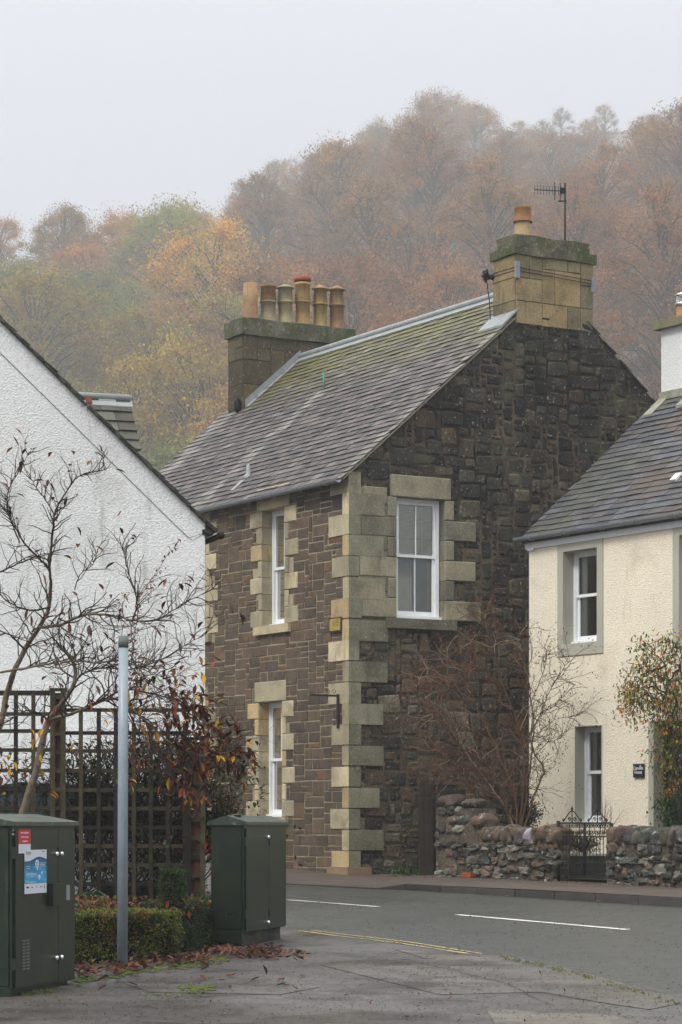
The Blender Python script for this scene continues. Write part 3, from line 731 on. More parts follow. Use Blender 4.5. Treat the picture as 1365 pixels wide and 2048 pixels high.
# near chimney, flush with the gable
SB = [rgb(176,154,114,.5), rgb(166,146,110,.48), rgb(150,138,108,.46), rgb(140,130,104,.44), rgb(176,150,106,.5), rgb(118,112,94,.42), rgb(156,138,104,.46)]
def chimney(f_near, x0, x1, depth, zb, zt, capz, seed, par, mats, gx=.2, gh=.17, nsz=((3,2),(2,2),(4,3),(3,3),(2,3)), capdx=.05, tier=True):
    """f_near is the frame of the face seen from the street; depth runs along -normal"""
    m = MB(); fo = f_near
    a = fo.pt(x0, zb, .0); m.obox(a, fo.A(x1-x0), fo.Nn(-depth), (0,0,zt-zb), mats[2])
    mean = sum((Vector(c_) for c_ in mats[0]), Vector((0,0,0)))/len(mats[0])
    def cf(R, x, z): return tuple(Vector(R.choice(mats[0])).lerp(mean, .3)*R.uniform(.85, 1.15))
    sx = (x1-x0)/round((x1-x0)/gx); sz = (zt-zb)/round((zt-zb)/gh)
    pack(m, fo, x0, x1-.001, zb, zt-.001, sx, sz, nsz, cf, jit=.002, gap=.008, proud=.014, seed=seed, bev=.006)
    o_l = WF((fo.pt(x0,0).x, fo.pt(x0,0).y), -fo.n, -fo.a); dx = depth/max(2, round(depth/gx))
    pack(m, o_l, 0, depth-.001, zb, zt-.001, dx, sz, nsz, cf, jit=.002, gap=.008, proud=.014, seed=seed+1, bev=.006)
    o_r = WF((fo.pt(x1,0).x, fo.pt(x1,0).y), -fo.n, fo.a); pack(m, o_r, 0, depth-.001, zb, zt-.001, dx, sz, nsz, cf, jit=.002, gap=.008, proud=.014, seed=seed+2, bev=.006)
    ch = m.build('chimney', mats[1], par)
    m = MB(); c = rgb(110,108,90,.6); hcap = capz-zt
    def slab(e, z0, z1, sd):
        RR = random.Random(sd); nseg = 6
        p = fo.pt(x0-e, z0, e); A = fo.A(x1-x0+2*e); B = fo.Nn(-(depth+2*e))
        v = []; 
        for zz_ in (z0, z1):
            for i in range(nseg+1):
                for j in range(3):
                    q = p+A*(i/nseg)+B*(j/2); v.append(Vector((q.x+RR.uniform(-.012,.012), q.y+RR.uniform(-.012,.012), zz_+RR.uniform(-.012,.012))))
        n3 = (nseg+1)*3; fs = []
        for i in range(nseg):
            for j in range(2):
                k = i*3+j; fs += [(k, k+1, k+4, k+3), (n3+k, n3+k+3, n3+k+4, n3+k+1)]
            fs += [(i*3, i*3+3, n3+i*3+3, n3+i*3), (i*3+2, n3+i*3+2, n3+i*3+5, i*3+5)]
        for j in range(2): fs += [(j, n3+j, n3+j+1, j+1), (nseg*3+j, nseg*3+j+1, n3+nseg*3+j+1, n3+nseg*3+j)]
        m.idx(v, fs, c, False)
    if tier: slab(capdx+.05, zt, zt+hcap*.42, 1); slab(capdx-.03, zt+hcap*.42, capz, 2)
    else: slab(capdx+.03, zt, capz, 1)
    m.build('chimney_cap', m_moss_stone, ch)
    return ch
SB = [tuple(v*1.3 for v in c_) for c_ in SB]
CH1 = chimney(WF(P0-U*.012, W, -U), cx0, cx1, .61, 9.42, 10.50, 10.83, 5, SH, (SB, m_sand_g, rgb(120,108,82,.5)), gx=.26, gh=.18, nsz=((2,2),(1,2),(2,3),(1,3),(2,2)), capdx=-.005)
CH1['label'] = 'chimney with one clay pot and an aerial, at the gable end'
pc = FG.pt(FG.x_at(1070)+.0, 10.80, -.33)
m = MB(); m.lathe(pc, [(.145,0),(.145,.06),(.13,.12),(.125,.29),(.12,.31)], 20, rgb(196,168,124,.66)); m.lathe(pc, [(.12,.295),(.155,.30),(.155,.315),(.142,.33),(.125,.50),(.132,.51),(.132,.535),(.10,.535),(.09,.45)], 20, rgb(172,124,80,.55))
m.build('chimney_pot', m_terra, CH1)
# skews and lead where chimney meets roof
m = MB(); q = FG.pt(cx0, 9.42, 0)
a = P0-U*.04+W*(cx0-.26); m.obox((a.x, a.y, ZE+RT*(cx0-.26)+.03), (U.x*.7, U.y*.7, 0), (W.x*.3, W.y*.3, .3*RT+.03), (0,0,.035))
m.build('chimney_flashing', m_lead, CH1)
# straps and bracket on the near chimney
m = MB(); fch = WF(P0-U*.012, W, -U)
for z in (10.24, 10.29): m.tube([fch.pt(cx0-.02, z+.01, -.6), fch.pt(cx0-.02, z, .03), fch.pt(cx1+.02, z-.06, .03), fch.pt(cx1+.02, z-.06, -.6)], .006, 5)
m.build('strap', m_black, CH1)
m = MB(); fch.box(m, cx0-.03, cx0+.05, 10.12, 10.38, .012, .05); m.build('strap_plate', m_gutter, CH1); m = MB(); fch.box(m, cx1-.05, cx1+.03, 10.05, 10.28, .012, .05); m.build('strap_plate', m_gutter, CH1)
m = MB(); q = fch.pt(cx0-.02, 10.24, -.62)
m.tube([q, q-W3*.2], .02, 6); m.boulder(q-W3*.12+Vector((0,0,.02)), (.05,0,0), (0,.05,0), (0,0,.09), 4, rough=.3); m.boulder(q-W3*.02, (.06,0,0), (0,.05,0), (0,0,.04), 5, rough=.3)
m.tube([q-W3*.1+Vector((0,0,-.08)), q-W3*.05+Vector((0,0,-.4)), q-W3*.02+Vector((0,0,-.9))], .008, 5)
m.build('cable_bracket', m_black, CH1)
# far chimney with six pots
fc2 = WF(P0+U*7.95, W, -U); ex0, ex1 = fc2.x_at(487), fc2.x_at(702)
SD2 = [rgb(96,86,66,.48), rgb(84,76,60,.44), rgb(110,94,66,.5), rgb(76,70,56,.42), rgb(134,116,84,.5), rgb(88,78,62,.44)]
SD2 = [tuple(v*1.45 for v in c_) for c_ in SD2]
CH2 = chimney(fc2, ex0, ex1, .56, 7.6, 10.50, 10.80, 15, SH, (SD2, m_sand_g, rgb(70,64,52,.45)), gx=.28, gh=.22, nsz=((2,2),(1,2),(2,1),(1,1),(2,2)), capdx=.03, tier=False)
CH2['label'] = 'wide chimney carrying a row of six clay pots'
ptl = [(501,567,.135,'plain',(186,150,116),(186,150,116)), (537,571,.15,'roll',(174,162,132),(156,122,84)), (571,569,.145,'cone',(184,170,134),(176,164,132)), (606,566,.15,'roll',(190,156,108),(196,162,112)), (641,571,.14,'cone',(184,158,110),(182,150,100)), (674,572,.145,'cone',(170,136,100),(178,146,106))]
fcm = WF((fc2.pt(0,0,-.28).x, fc2.pt(0,0,-.28).y), W, -U)
for px, py, r, kd_, c1, c2 in ptl:
    x = fcm.x_at(px); zt = fcm.z_at(py, x); pot(CH2, fcm.pt(x, 10.78, 0), zt-10.78, r, kd_, rgb(*c1, .62), rgb(*c2, .62))
x = fcm.x_at(606); m = MB(); m.lathe(fcm.pt(x, fcm.z_at(566, x), 0), [(.10,-.02),(.10,.02),(.155,.02),(.16,.09),(.13,.12),(.02,.12)], 20, rgb(180,108,86,.55)); m.build('pot_cowl', m_terra, CH2)
m = MB(); xs_ = np.linspace(ex0-.15, (WD/2)-.0, 16)
def lz(x): return ZE+RT*x
for i in range(15):
    a, b = xs_[i], xs_[i+1]
    if a < ex0: continue
    m.face([fc2.pt(a, lz(a)+.0, .02), fc2.pt(b, lz(b)+.0, .02), fc2.pt(b, lz(b)+.17, .02), fc2.pt(a, lz(a)+.17, .02)])
    m.face([fc2.pt(a, lz(a)+.035, .02), fc2.pt(b, lz(b)+.035, .02), fc2.pt(b, lz(b)+.035, .16), fc2.pt(a, lz(a)+.035, .16)])
m.build('chimney_flashing', m_lead, CH2)
m = MB(); q = fc2.pt(ex0-.05, lz(ex0)+.02, -.1); m.boulder(q+Vector((0,0,.08)), (.07,0,0), (0,.07,0), (0,0,.13), 9, rough=.2); m.build('flashing_roll', m_black, CH2)

# things fixed to the stone house
AX = FG.x_at(1153); ap = FG.pt(AX, 10.80, -.3)
AE = thing('television_aerial', ap, 'thin television aerial on a mast fixed to the gable chimney', 'aerial')
m = MB(); top = ap+Vector((0,0,1.02)); m.tube([ap-Vector((0,0,.3)), top], .014, 8); m.build('mast', m_black, AE)
m = MB(); bz = top.z-.13; d = Vector((-1, -.12, .02)).normalized(); b0 = Vector((top.x, top.y, bz))+d*-.02; m.tube([b0, b0+d*.52], .008, 5); m.tube([b0+Vector((0,0,-.02)), b0+d*.03+Vector((0,0,-.26)), b0+d*.16+Vector((0,0,-.28))], .008, 5) if False else None
m.build('boom', m_black, AE)
m = MB()
for k in range(10):
    p = b0+d*(.08+.048*k); hh = .075+.0*k; m.tube([p-Vector((0,0,hh)), p+Vector((0,0,hh))], .0035, 4)
p = b0+d*.16; m.box(p.x-.02, p.x+.02, p.y-.02, p.y+.02, p.z-.16, p.z+.16) if False else None
for k in (0,1): p = b0+d*(.1+.09*k); m.tube([p-Vector((0,0,.15)), p+Vector((0,0,.13))], .006, 4)
m.build('element', m_black, AE)
m = MB(); p = b0+d*.05; m.box(p.x-.05, p.x+.02, p.y-.02, p.y+.02, p.z-.04, p.z+.05); m.build('clamp', m_black, AE); m = MB(); m.box(top.x-.11, top.x+.02, top.y-.012, top.y+.012, bz-.17, bz-.15); m.build('clamp', m_black, AE)

pq = thing('street_plaque', FF.pt(.30, 4.7, .02), 'small yellow weathered wall plaque on the pale corner block', 'plaque')
m = MB(); xa, xb = FF.x_at(686.5), FF.x_at(664.5); za, zb = FF.z_at(1261, .3), FF.z_at(1236.5, .3)
FF.box(m, xa, xb, za, zb, .024, .045); m.build('plate', mat('old_yellow_enamel', rgb(198,176,96,.62), .6, col=False, n1=(20,.15), stain=[(rgb(140,96,60,.6), 14, .58, .7)]), pq)
m = MB(); e = .02
for (p0, p1, q0, q1) in ((xa,xb,za-e,za),(xa,xb,zb,zb+e*.6),(xa-e*.6,xa,za-e,zb+e*.6),(xb,xb+e*.6,za-e,zb+e*.6)): FF.box(m, p0, p1, q0, q1, .024, .05)
m.build('rim', mat('rusty_rim', rgb(80,50,30,.6), .8, col=False), pq)
# worn lettering, too faded to read
m = MB(); R = random.Random(2)
for k in range(6): xk = xa+.05+(xb-xa-.12)*k/6; FF.box(m, xk, xk+.012, (za+zb)/2-.03, (za+zb)/2+.05, .045, .0465)
m.build('worn_mark', mat('faded_mark', rgb(150,128,70,.6), .8, col=False), pq)

br = thing('sign_bracket', FF.pt(.18, 2.2, .02), 'empty rusty iron sign bracket on the stone corner', 'bracket')
xq = FF.x_at(681); zt = FF.z_at(1391, xq)
m = MB(); FF.box(m, xq-.02, xq+.02, FF.z_at(1457, xq), zt+.02, .03, .055); m.build('wall_plate', mat('rusty_iron', rgb(58,44,36,.6), .8, col=False, n1=(30,.3)), br)
m = MB(); q0 = FF.pt(xq, zt, .05); q1 = FF.pt(xq, zt, .53); m.obox(q0-Vector((0,0,.02)), q1-q0, Vector((U.x*.02,U.y*.02,0)), (0,0,.03)); m.build('arm', MATS['rusty_iron'], br)
m = MB()
for k in range(2):
    c = q0+(q1-q0)*(.12+.22*k)+Vector((0,0,.05)); m.tube([c+(q1-q0).normalized()*math.cos(t)*.04*(1-t/9)+Vector((0,0,math.sin(t)*.04*(1-t/9))) for t in np.linspace(0, 6.5, 14)], .005, 4)
m.build('scroll', MATS['rusty_iron'], br)
# ------------------------------------------------------------------ CREAM HOUSE
C0 = Vector((2.81, 38.5)); CA = Vector((.5485, -.836)); CB = Vector((.836, .5485)).normalized()
FC = WF(C0, CA, -CB); CS = WF(C0, CB, -CA)      # street front (x towards the viewer) and the side facing the stone gable
CH = thing('cream_house', (C0.x, C0.y, .85), 'cream roughcast cottage with grey painted window margins and a slate roof', 'house')
CE = FC.z_at(1072, 0); CL = 9.0; CWD = 6.0; CRT = .87; CR = CE+CRT*CWD/2+.0
a0_, a1_ = FC.x_at(1128), FC.x_at(1196); az0, az1 = FC.z_at(1283, a1_), FC.z_at(1094, a1_)
b0_, b1_ = FC.x_at(1152), FC.x_at(1205); bz0, bz1 = FC.z_at(1648, b1_), FC.z_at(1451, b1_)
d0_ = FC.x_at(1309); d1_ = d0_+1.0; dz1 = FC.z_at(1443, d0_)
w2 = FC.x_at(1360); opC = [(a0_,a1_,az0,az1), (b0_,b1_,bz0,bz1), (d0_,d1_,.8,dz1), (w2,w2+.8,az0,az1), (w2+1.6,w2+2.4,bz0,bz1), (w2+2.6,w2+3.4,az0,az1)]
m = MB(); wall(m, FC, 0, CL, .5, CE, opC, reveal=.26)
m.build('front_wall', m_harl_c, CH)
m = MB(); cl = [(-CRT, 1, CE-.02), (CRT, 1, CE-.02+CRT*CWD)]
wall(m, CS, 0, CWD, .5, CR, [], cl)
e_ = WF(C0+CA*CL, CB, CA); wall(m, e_, 0, CWD, .5, CR, [], cl)
k_ = WF(C0+CB*CWD, CA, CB); wall(m, k_, 0, CL, .5, CE)
m.build('side_wall', m_harl_c, CH)
def margin(par, f, o, wx0, wx1, top, bot, name='window_margin'):
    m = MB(); e = .018
    if wx0 > 0: f.box(m, o[0]-wx0, o[0], o[2]-bot, o[3]+top, -.02, e)
    if wx1 > 0: f.box(m, o[1], o[1]+wx1, o[2]-bot, o[3]+top, -.02, e)
    f.box(m, o[0], o[1], o[3], o[3]+top, -.02, e)
    if bot > 0: f.box(m, o[0], o[1], o[2]-bot, o[2], -.02, e)
    t = .004
    f.box(m, o[0]-t, o[0]+t, o[2], o[3], -.26, e-.002); f.box(m, o[1]-t, o[1]+t, o[2], o[3], -.26, e-.002)
    f.box(m, o[0], o[1], o[3]-t, o[3]+t, -.26, e-.002); f.box(m, o[0], o[1], o[2]-t, o[2]+t, -.26, e-.002)
    m.build(name, m_grey_paint, par)
ftop = CE-.20
for i, (o, tb, lb) in enumerate(((opC[0], (ftop-opC[0][3]-.0, .17), 'upper sash window in a grey margin, nearest the house corner'), (opC[3], (ftop-opC[3][3], .17), 'upper window cut by the right edge of the picture'))):
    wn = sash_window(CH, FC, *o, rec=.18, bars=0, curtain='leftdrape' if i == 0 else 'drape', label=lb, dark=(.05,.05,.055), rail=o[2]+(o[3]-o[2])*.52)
    margin(wn, FC, o, .13, .13, *tb)
for o, lb in ((opC[1], 'ground floor sash window behind the iron gate'), (opC[4], None), (opC[5], None)):
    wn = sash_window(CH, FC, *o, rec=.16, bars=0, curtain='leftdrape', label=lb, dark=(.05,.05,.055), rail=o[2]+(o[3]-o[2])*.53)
    margin(wn, FC, o, .0, .0, .012, .0)
# door
o = opC[2]; m = MB(); FC.box(m, o[0], o[0]+.07, .8, o[3], -.26, -.16); FC.box(m, o[1]-.07, o[1], .8, o[3], -.26, -.16); FC.box(m, o[0]+.07, o[1]-.07, o[3]-.08, o[3], -.26, -.16)
for k in range(6): FC.box(m, o[0]+.08+k*.14, o[0]+.08+k*.14+.132, .85, o[3]-.085, -.24, -.20)
dr = m.build('door', mat('dark_green_paint', rgb(30,62,52,.6), .45, col=False, n1=(12,.15), spec=.5), CH)
m = MB(); FC.box(m, o[0]+.62, o[0]+.74, 1.80, 1.83, -.20, -.15); m.build('handle', m_chrome, dr)
margin(CH, FC, (o[0], o[1], .8, o[3]), .105, .105, .012, 0, 'door_margin')
m = MB(); FC.box(m, 0, CL, CE-.20, CE-.01, -.02, .03); FC.box(m, -.06, .0, CE-.20, CE-.01, -.02, .03)
m.build('fascia', m_white, CH)
m = MB(); FC.box(m, .0, .16, CE-.225, CE-.198, .004, .034); m.build('fascia_scar', m_timber, CH)
# roof
nC = Vector((CB.x*CWD/2, CB.y*CWD/2, CRT*CWD/2)); nCn = nC.normalized(); A3 = Vector((CA.x, CA.y, 0)); nn = A3.cross(nCn); nn = nn if nn.z > 0 else -nn
SC2 = [rgb(112,114,120,.5), rgb(104,104,110,.46), rgb(120,120,126,.5), rgb(110,106,104,.48), rgb(96,98,104,.44)]
def colC(R, x, y):
    c = Vector(R.choice(SC2))*R.uniform(.85, 1.12)
    g = noise.noise(Vector((x*.7, y*.9, 7)))
    if g > .1 and x > .8: c = c.lerp(Vector(rgb(118,102,90,.5)), min(.8, g*2))
    if g < -.2: c = c.lerp(Vector(rgb(112,114,96,.5)), .4)
    return tuple(c)
oC = FC.pt(-.10, 0, .10); oC = Vector((oC.x, oC.y, CE+.02-.10*CRT)); LC = nC.length+.1*math.hypot(1, CRT)
m = MB(); slates(m, oC, A3, nCn, nn, CL+.2, LC, .27, .152, colC, seed=14, th=.010, lift=.022)
nb = Vector((-CB.x, -CB.y, CRT)).normalized(); n2c = A3.cross(nb); n2c = n2c if n2c.z > 0 else -n2c
ob = k_.pt(-.1, CE+.02, 0); slates(m, ob, A3, nb, n2c, CL+.2, nC.length, .4, .3, colC, seed=15)
cr = m.build('roof', m_slate, CH)
m = MB(); m.obox(oC-nn*.06+A3*.03, A3*(CL+.1), nCn*LC, nn*.055); m.obox(ob-n2c*.06+A3*.03, A3*(CL+.1), nb*nC.length, n2c*.055); m.build('roof_boarding', MATS['roof_board'], cr)
m = MB(); rp = CS.pt(CWD/2, 0, 0); rp = Vector((rp.x, rp.y, CR+.05)); m.tube([rp, rp+A3*CL], .07, 8); m.build('ridge_lead', m_lead, cr)
gutter(CH, FC, -.14, CL, CE-.03, .145, r=.06)
m = MB(); q = oC+A3*2.62+nCn*.95+nn*.02; m.obox(q, A3*.12, nCn*.16, nn*.035); m.build('roof_vent', m_white, cr)
# its chimney on the end wall
hx0 = CS.x_at(1323); fq = WF(C0-CA*.0+CA*.0, CB, -CA)
m = MB(); m.obox(fq.pt(hx0, CR-1.2, .0), fq.A(.95), fq.Nn(-.75), (0,0,1.2+(9.27-CR)))
chc = m.build('chimney', m_harl_w, CH, label='white roughcast chimney with a flat stone cap')
m = MB(); m.obox(fq.pt(hx0-.1, 9.265, .09), fq.A(1.15), fq.Nn(-.93), (0,0,.125)); m.build('chimney_cap', mat('pale_cope', rgb(150,142,112,.6), .9, col=False, n1=(6,.2), bump=[(40,.4,.006)]), chc)
m = MB(); zc = CE+CRT*hx0
m.obox(fq.pt(hx0-.03, zc-.02, .02), fq.A(.06), fq.Nn(-.8), (0,0,.16)); m.obox(fq.pt(hx0-.34, zc-.27, .03), (fq.A(.36)+Vector((0,0,.36*CRT))), fq.Nn(-.2), (0,0,.04))
m.obox(fq.pt(hx0-.36, zc-.24, -.76), (fq.A(.40)+Vector((0,0,.40*CRT))), fq.Nn(-.16), (0,0,.05))
m.build('chimney_flashing', mat('pale_mortar_flashing', rgb(170,170,150,.7), .9, col=False, n1=(9,.2)), chc)
fm = WF((fq.pt(0,0,-.35).x, fq.pt(0,0,-.35).y), CB, -CA); xp = fm.x_at(1368)
m = MB(); m.lathe(fm.pt(xp, 9.385, 0), [(.13,0),(.13,.03),(.115,.06),(.11,.22)], 18, rgb(204,142,98,.62)); m.build('chimney_pot', m_terra, chc)
m = MB(); c = fm.pt(xp, 9.6, 0); m.lathe(c, [(.13,0),(.13,.035),(.11,.05)], 18); 
for k in range(14): a = k*2*math.pi/14; m.tube([c+Vector((.11*math.cos(a), .11*math.sin(a), .04)), c+Vector((.11*math.cos(a), .11*math.sin(a), .15))], .005, 4)
m.lathe(c, [(.14,.15),(.13,.17),(.07,.2),(.01,.21)], 18); m.build('pot_cowl', m_chrome, chc)
m = MB(); q = fq.pt(hx0+.28, 9.05, .02); m.boulder(q, (.05,0,0), (0,.05,0), (0,0,.05), 3); m.tube([q, q+Vector((.03,0,-.12))], .015, 5); m.build('wall_fixing', m_black, chc)
# house sign
sg = thing('house_sign', FC.pt(2.55, 1.8, .02), 'small dark slate sign with white house name beside the door', 'sign')
sa, sb_ = FC.x_at(1270), FC.x_at(1291); s0, s1 = FC.z_at(1555, sa), FC.z_at(1528, sa)
m = MB(); FC.box(m, sa, sb_, s0, s1, .012, .032); m.build('slate_plate', mat('sign_slate', rgb(42,44,50,.7), .5, col=False), sg)
def text_mesh(name, body, size, f, xc, zc, d, mt, par, sx=1.0):
    cu = bpy.data.curves.new(name, 'FONT'); cu.body = body; cu.size = size; cu.align_x = 'CENTER'; cu.align_y = 'CENTER'; cu.extrude = .0008; cu.space_line = .85; cu.offset = size*.012
    to = bpy.data.objects.new(name, cu); me = bpy.data.meshes.new_from_object(to); bpy.data.objects.remove(to)
    me.name = name; off = world_loc(par)
    for v in me.vertices:
        p = f.pt(xc+v.co.x*sx, zc+v.co.y, d+v.co.z); v.co = p-off
    me.materials.clear(); me.materials.append(mt); o = bpy.data.objects.new(name, me); COL.objects.link(o); o.parent = par
    return o
m_letter = mat('white_lettering', rgb(225,225,225,.9), .6, col=False)
text_mesh('lettering', 'Camellia\nHouse', .068, FC, (sa+sb_)/2, (s0+s1)/2+.005, .034, m_letter, sg, .92)

# ------------------------------------------------------------------ WHITE HOUSE
W0 = Vector((-1.478, 28.0)); WA = Vector((-.948, -.319)); WNn = Vector((.319, -.948))
FW = WF(W0, WA, WNn); WE = FW.z_at(1047, 0); WRT = .915; WWD = 7.4
WH = thing('white_house', (W0.x, W0.y, .62), 'white roughcast house gable with a slate roof edge, behind the trellis', 'house')
m = MB(); cl = [(-WRT, 1, WE), (WRT, 1, WE+WRT*WWD)]
wall(m, FW, 0, WWD, .4, WE+WRT*WWD/2, [], cl)
m.build('gable_wall', m_harl_w, WH)
m = MB(); fr = WF(W0, -WNn, -WA); wall(m, fr, .005, 9, .4, WE-.05, [(2,2.8,1.6,3.0),(5,5.8,1.6,3.0)]); fl = WF(W0+WA*WWD, -WNn, WA); wall(m, fl, 0, 9, .4, WE)
fk = WF(W0-WNn*9, WA, -WNn); wall(m, fk, 0, WWD, .4, WE+WRT*WWD/2, [], cl); m.build('side_wall', m_harl_w, WH)
for xx in (2, 5): sash_window(WH, fr, xx, xx+.8, 1.6, 3.0, curtain='blind')
# smooth band under the verge
m = MB(); b = Vector((WA.x, WA.y, WRT)).normalized()
def vp_(x, below, d=0): return FW.pt(x, WE+WRT*x-below, d)
xr = WWD/2; nb_ = 26
for i in range(nb_):
    x0, x1 = xr*i/nb_, xr*(i+1)/nb_
    bl0, bl1 = min(.33, .09+x0*1.6), min(.33, .09+x1*1.6)
    m.face([vp_(x0, bl0, .006), vp_(x1, bl1, .006), vp_(x1, .0, .006), vp_(x0, .0, .006)])
    m.face([vp_(x0, bl0, 0), vp_(x1, bl1, 0), vp_(x1, bl1, .006), vp_(x0, bl0, .006)])
m.build('verge_band', m_harl_w, WH)
m = MB(); m.tube([vp_(xr*i/20, min(.335, .095+xr*i/20*1.6), .006) for i in range(21)], .003, 4); m.build('verge_cable', m_gutter, WH)
dn = Vector((-WNn.x, -WNn.y, 0)); nw = dn.cross(b); nw = nw if nw.z > 0 else -nw
def colW(R, x, y): return tuple(Vector(R.choice([rgb(74,72,66,.4), rgb(92,92,82,.45), rgb(108,106,92,.5), rgb(84,78,66,.42), rgb(130,130,118,.5)]))*R.uniform(.7, 1.1))
m = MB(); Lw = math.hypot(xr, WRT*xr); oW = FW.pt(-.12, WE-.12*WRT+.02, .05); LwT = Lw+.12*math.hypot(1, WRT)
slates(m, oW, dn, b, nw, 9, LwT, .32, .2, colW, seed=31, th=.012, lift=.02)
b_l = Vector((-WA.x, -WA.y, WRT)).normalized(); nl = dn.cross(b_l); nl = nl if nl.z > 0 else -nl
ol = FW.pt(WWD+.12, WE-.12*WRT+.02, .05); slates(m, ol, dn, b_l, nl, 9, LwT, .4, .3, colW, seed=32)
wr = m.build('roof', m_slate, WH)
m = MB(); R = random.Random(44)
for i in range(64):                                        # ragged slate ends along the gable edge
    t = i/64*LwT; m.obox(oW+b*t-nw*.02-dn*R.uniform(.0,.03), b*R.uniform(.05,.1), dn*.16, nw*R.uniform(.010,.034), tuple(v*.6 for v in colW(R,0,0)))
m.obox(oW+dn*.06-nw*.05, dn*8.9, b*LwT, nw*.045, (.05,.05,.045)); m.obox(ol+dn*.06-nl*.05, dn*8.9, b_l*LwT, nl*.045, (.05,.05,.045))
m.build('roof_edge', m_slate, wr)
m = MB(); q = FW.pt(-.1, WE-.05, .03)
for sgn in (1,): m.tube([FW.pt(-.17, WE-.13, .04), FW.pt(-.17, WE-.13, -8.5)], .035, 8); m.tube([FW.pt(-.17, WE-.13, .045), FW.pt(-.17, WE-.13, .02)], .042, 8)
m.boulder(FW.pt(-.03, WE-.1, .02), (.06,0,0), (0,.03,0), (0,0,.035), 6, rough=.25)
m.build('gutter', m_black, WH)
# dormer on the far slope
D = -3.0; dz = CZ+(HY-808)/F_PX*31.0
dm = MB(); ux = -Vector((WA.x, WA.y, 0)); xR = .10; hw = 1.15; pit = 1.15
rA = FW.pt(xR, dz, D); rB = FW.pt(2.6, dz, D)
def colD(R, x, y):
    c = Vector(R.choice([rgb(100,102,92,.45), rgb(96,92,82,.42), rgb(110,102,90,.45), rgb(84,84,76,.38), rgb(118,120,108,.45)]))*R.uniform(.8,1.15); return tuple(c)
for sgn in (1, -1):
    nvec = Vector((WNn.x, WNn.y, 0))*sgn; bb = (-nvec*hw+Vector((0,0,hw*pit))).normalized(); Ld = hw*math.hypot(1, pit)
    oo = rA+nvec*hw-Vector((0,0,hw*pit)); nd = bb.cross(ux); nd = nd if nd.z > 0 else -nd
    slates(dm, oo, -ux, bb, nd, 2.5, Ld, .26, .17, colD, seed=51+sgn, th=.014, lift=.03)
    dm.obox(oo-nd*.05-ux*.03, -ux*2.4, bb*Ld, nd*.045, (.08,.08,.07))
dr_ = dm.build('dormer_roof', m_slate, WH)
m = MB(); m.obox(FW.pt(xR+.12, 4.2, D+hw*.85), FW.A(2.3), FW.Nn(-hw*1.7), (0,0,dz-hw*pit*.8-4.2)); m.prism([FW.pt(xR+.12, dz-hw*pit, D+hw*.95), FW.pt(xR+.12, dz-.05, D), FW.pt(xR+.12, dz-hw*pit, D-hw*.95)], FW.A(.1)); m.build('dormer_wall', m_harl_w, WH)
m = MB(); m.tube([rA+Vector((0,0,.035))+ux*.02, rB+Vector((0,0,.035))], .045, 10)
for sgn in (1,-1):
    nvec = Vector((WNn.x, WNn.y, 0))*sgn; bb = (nvec-Vector((0,0,pit))).normalized(); m.obox(rA+ux*.02+Vector((0,0,.045)), -ux*2.4, bb*.16, Vector((0,0,-.012)))
m.build('ridge_lead', m_lead, dr_)
m = MB(); q = rA-ux*.48+Vector((0,0,.06)); m.obox(q, -ux*.07, Vector((WNn.x,WNn.y,-pit)).normalized()*.17, (0,0,.012)); m.build('rust_strap', mat('rust_red', rgb(120,60,40,.6), .8, col=False), dr_)

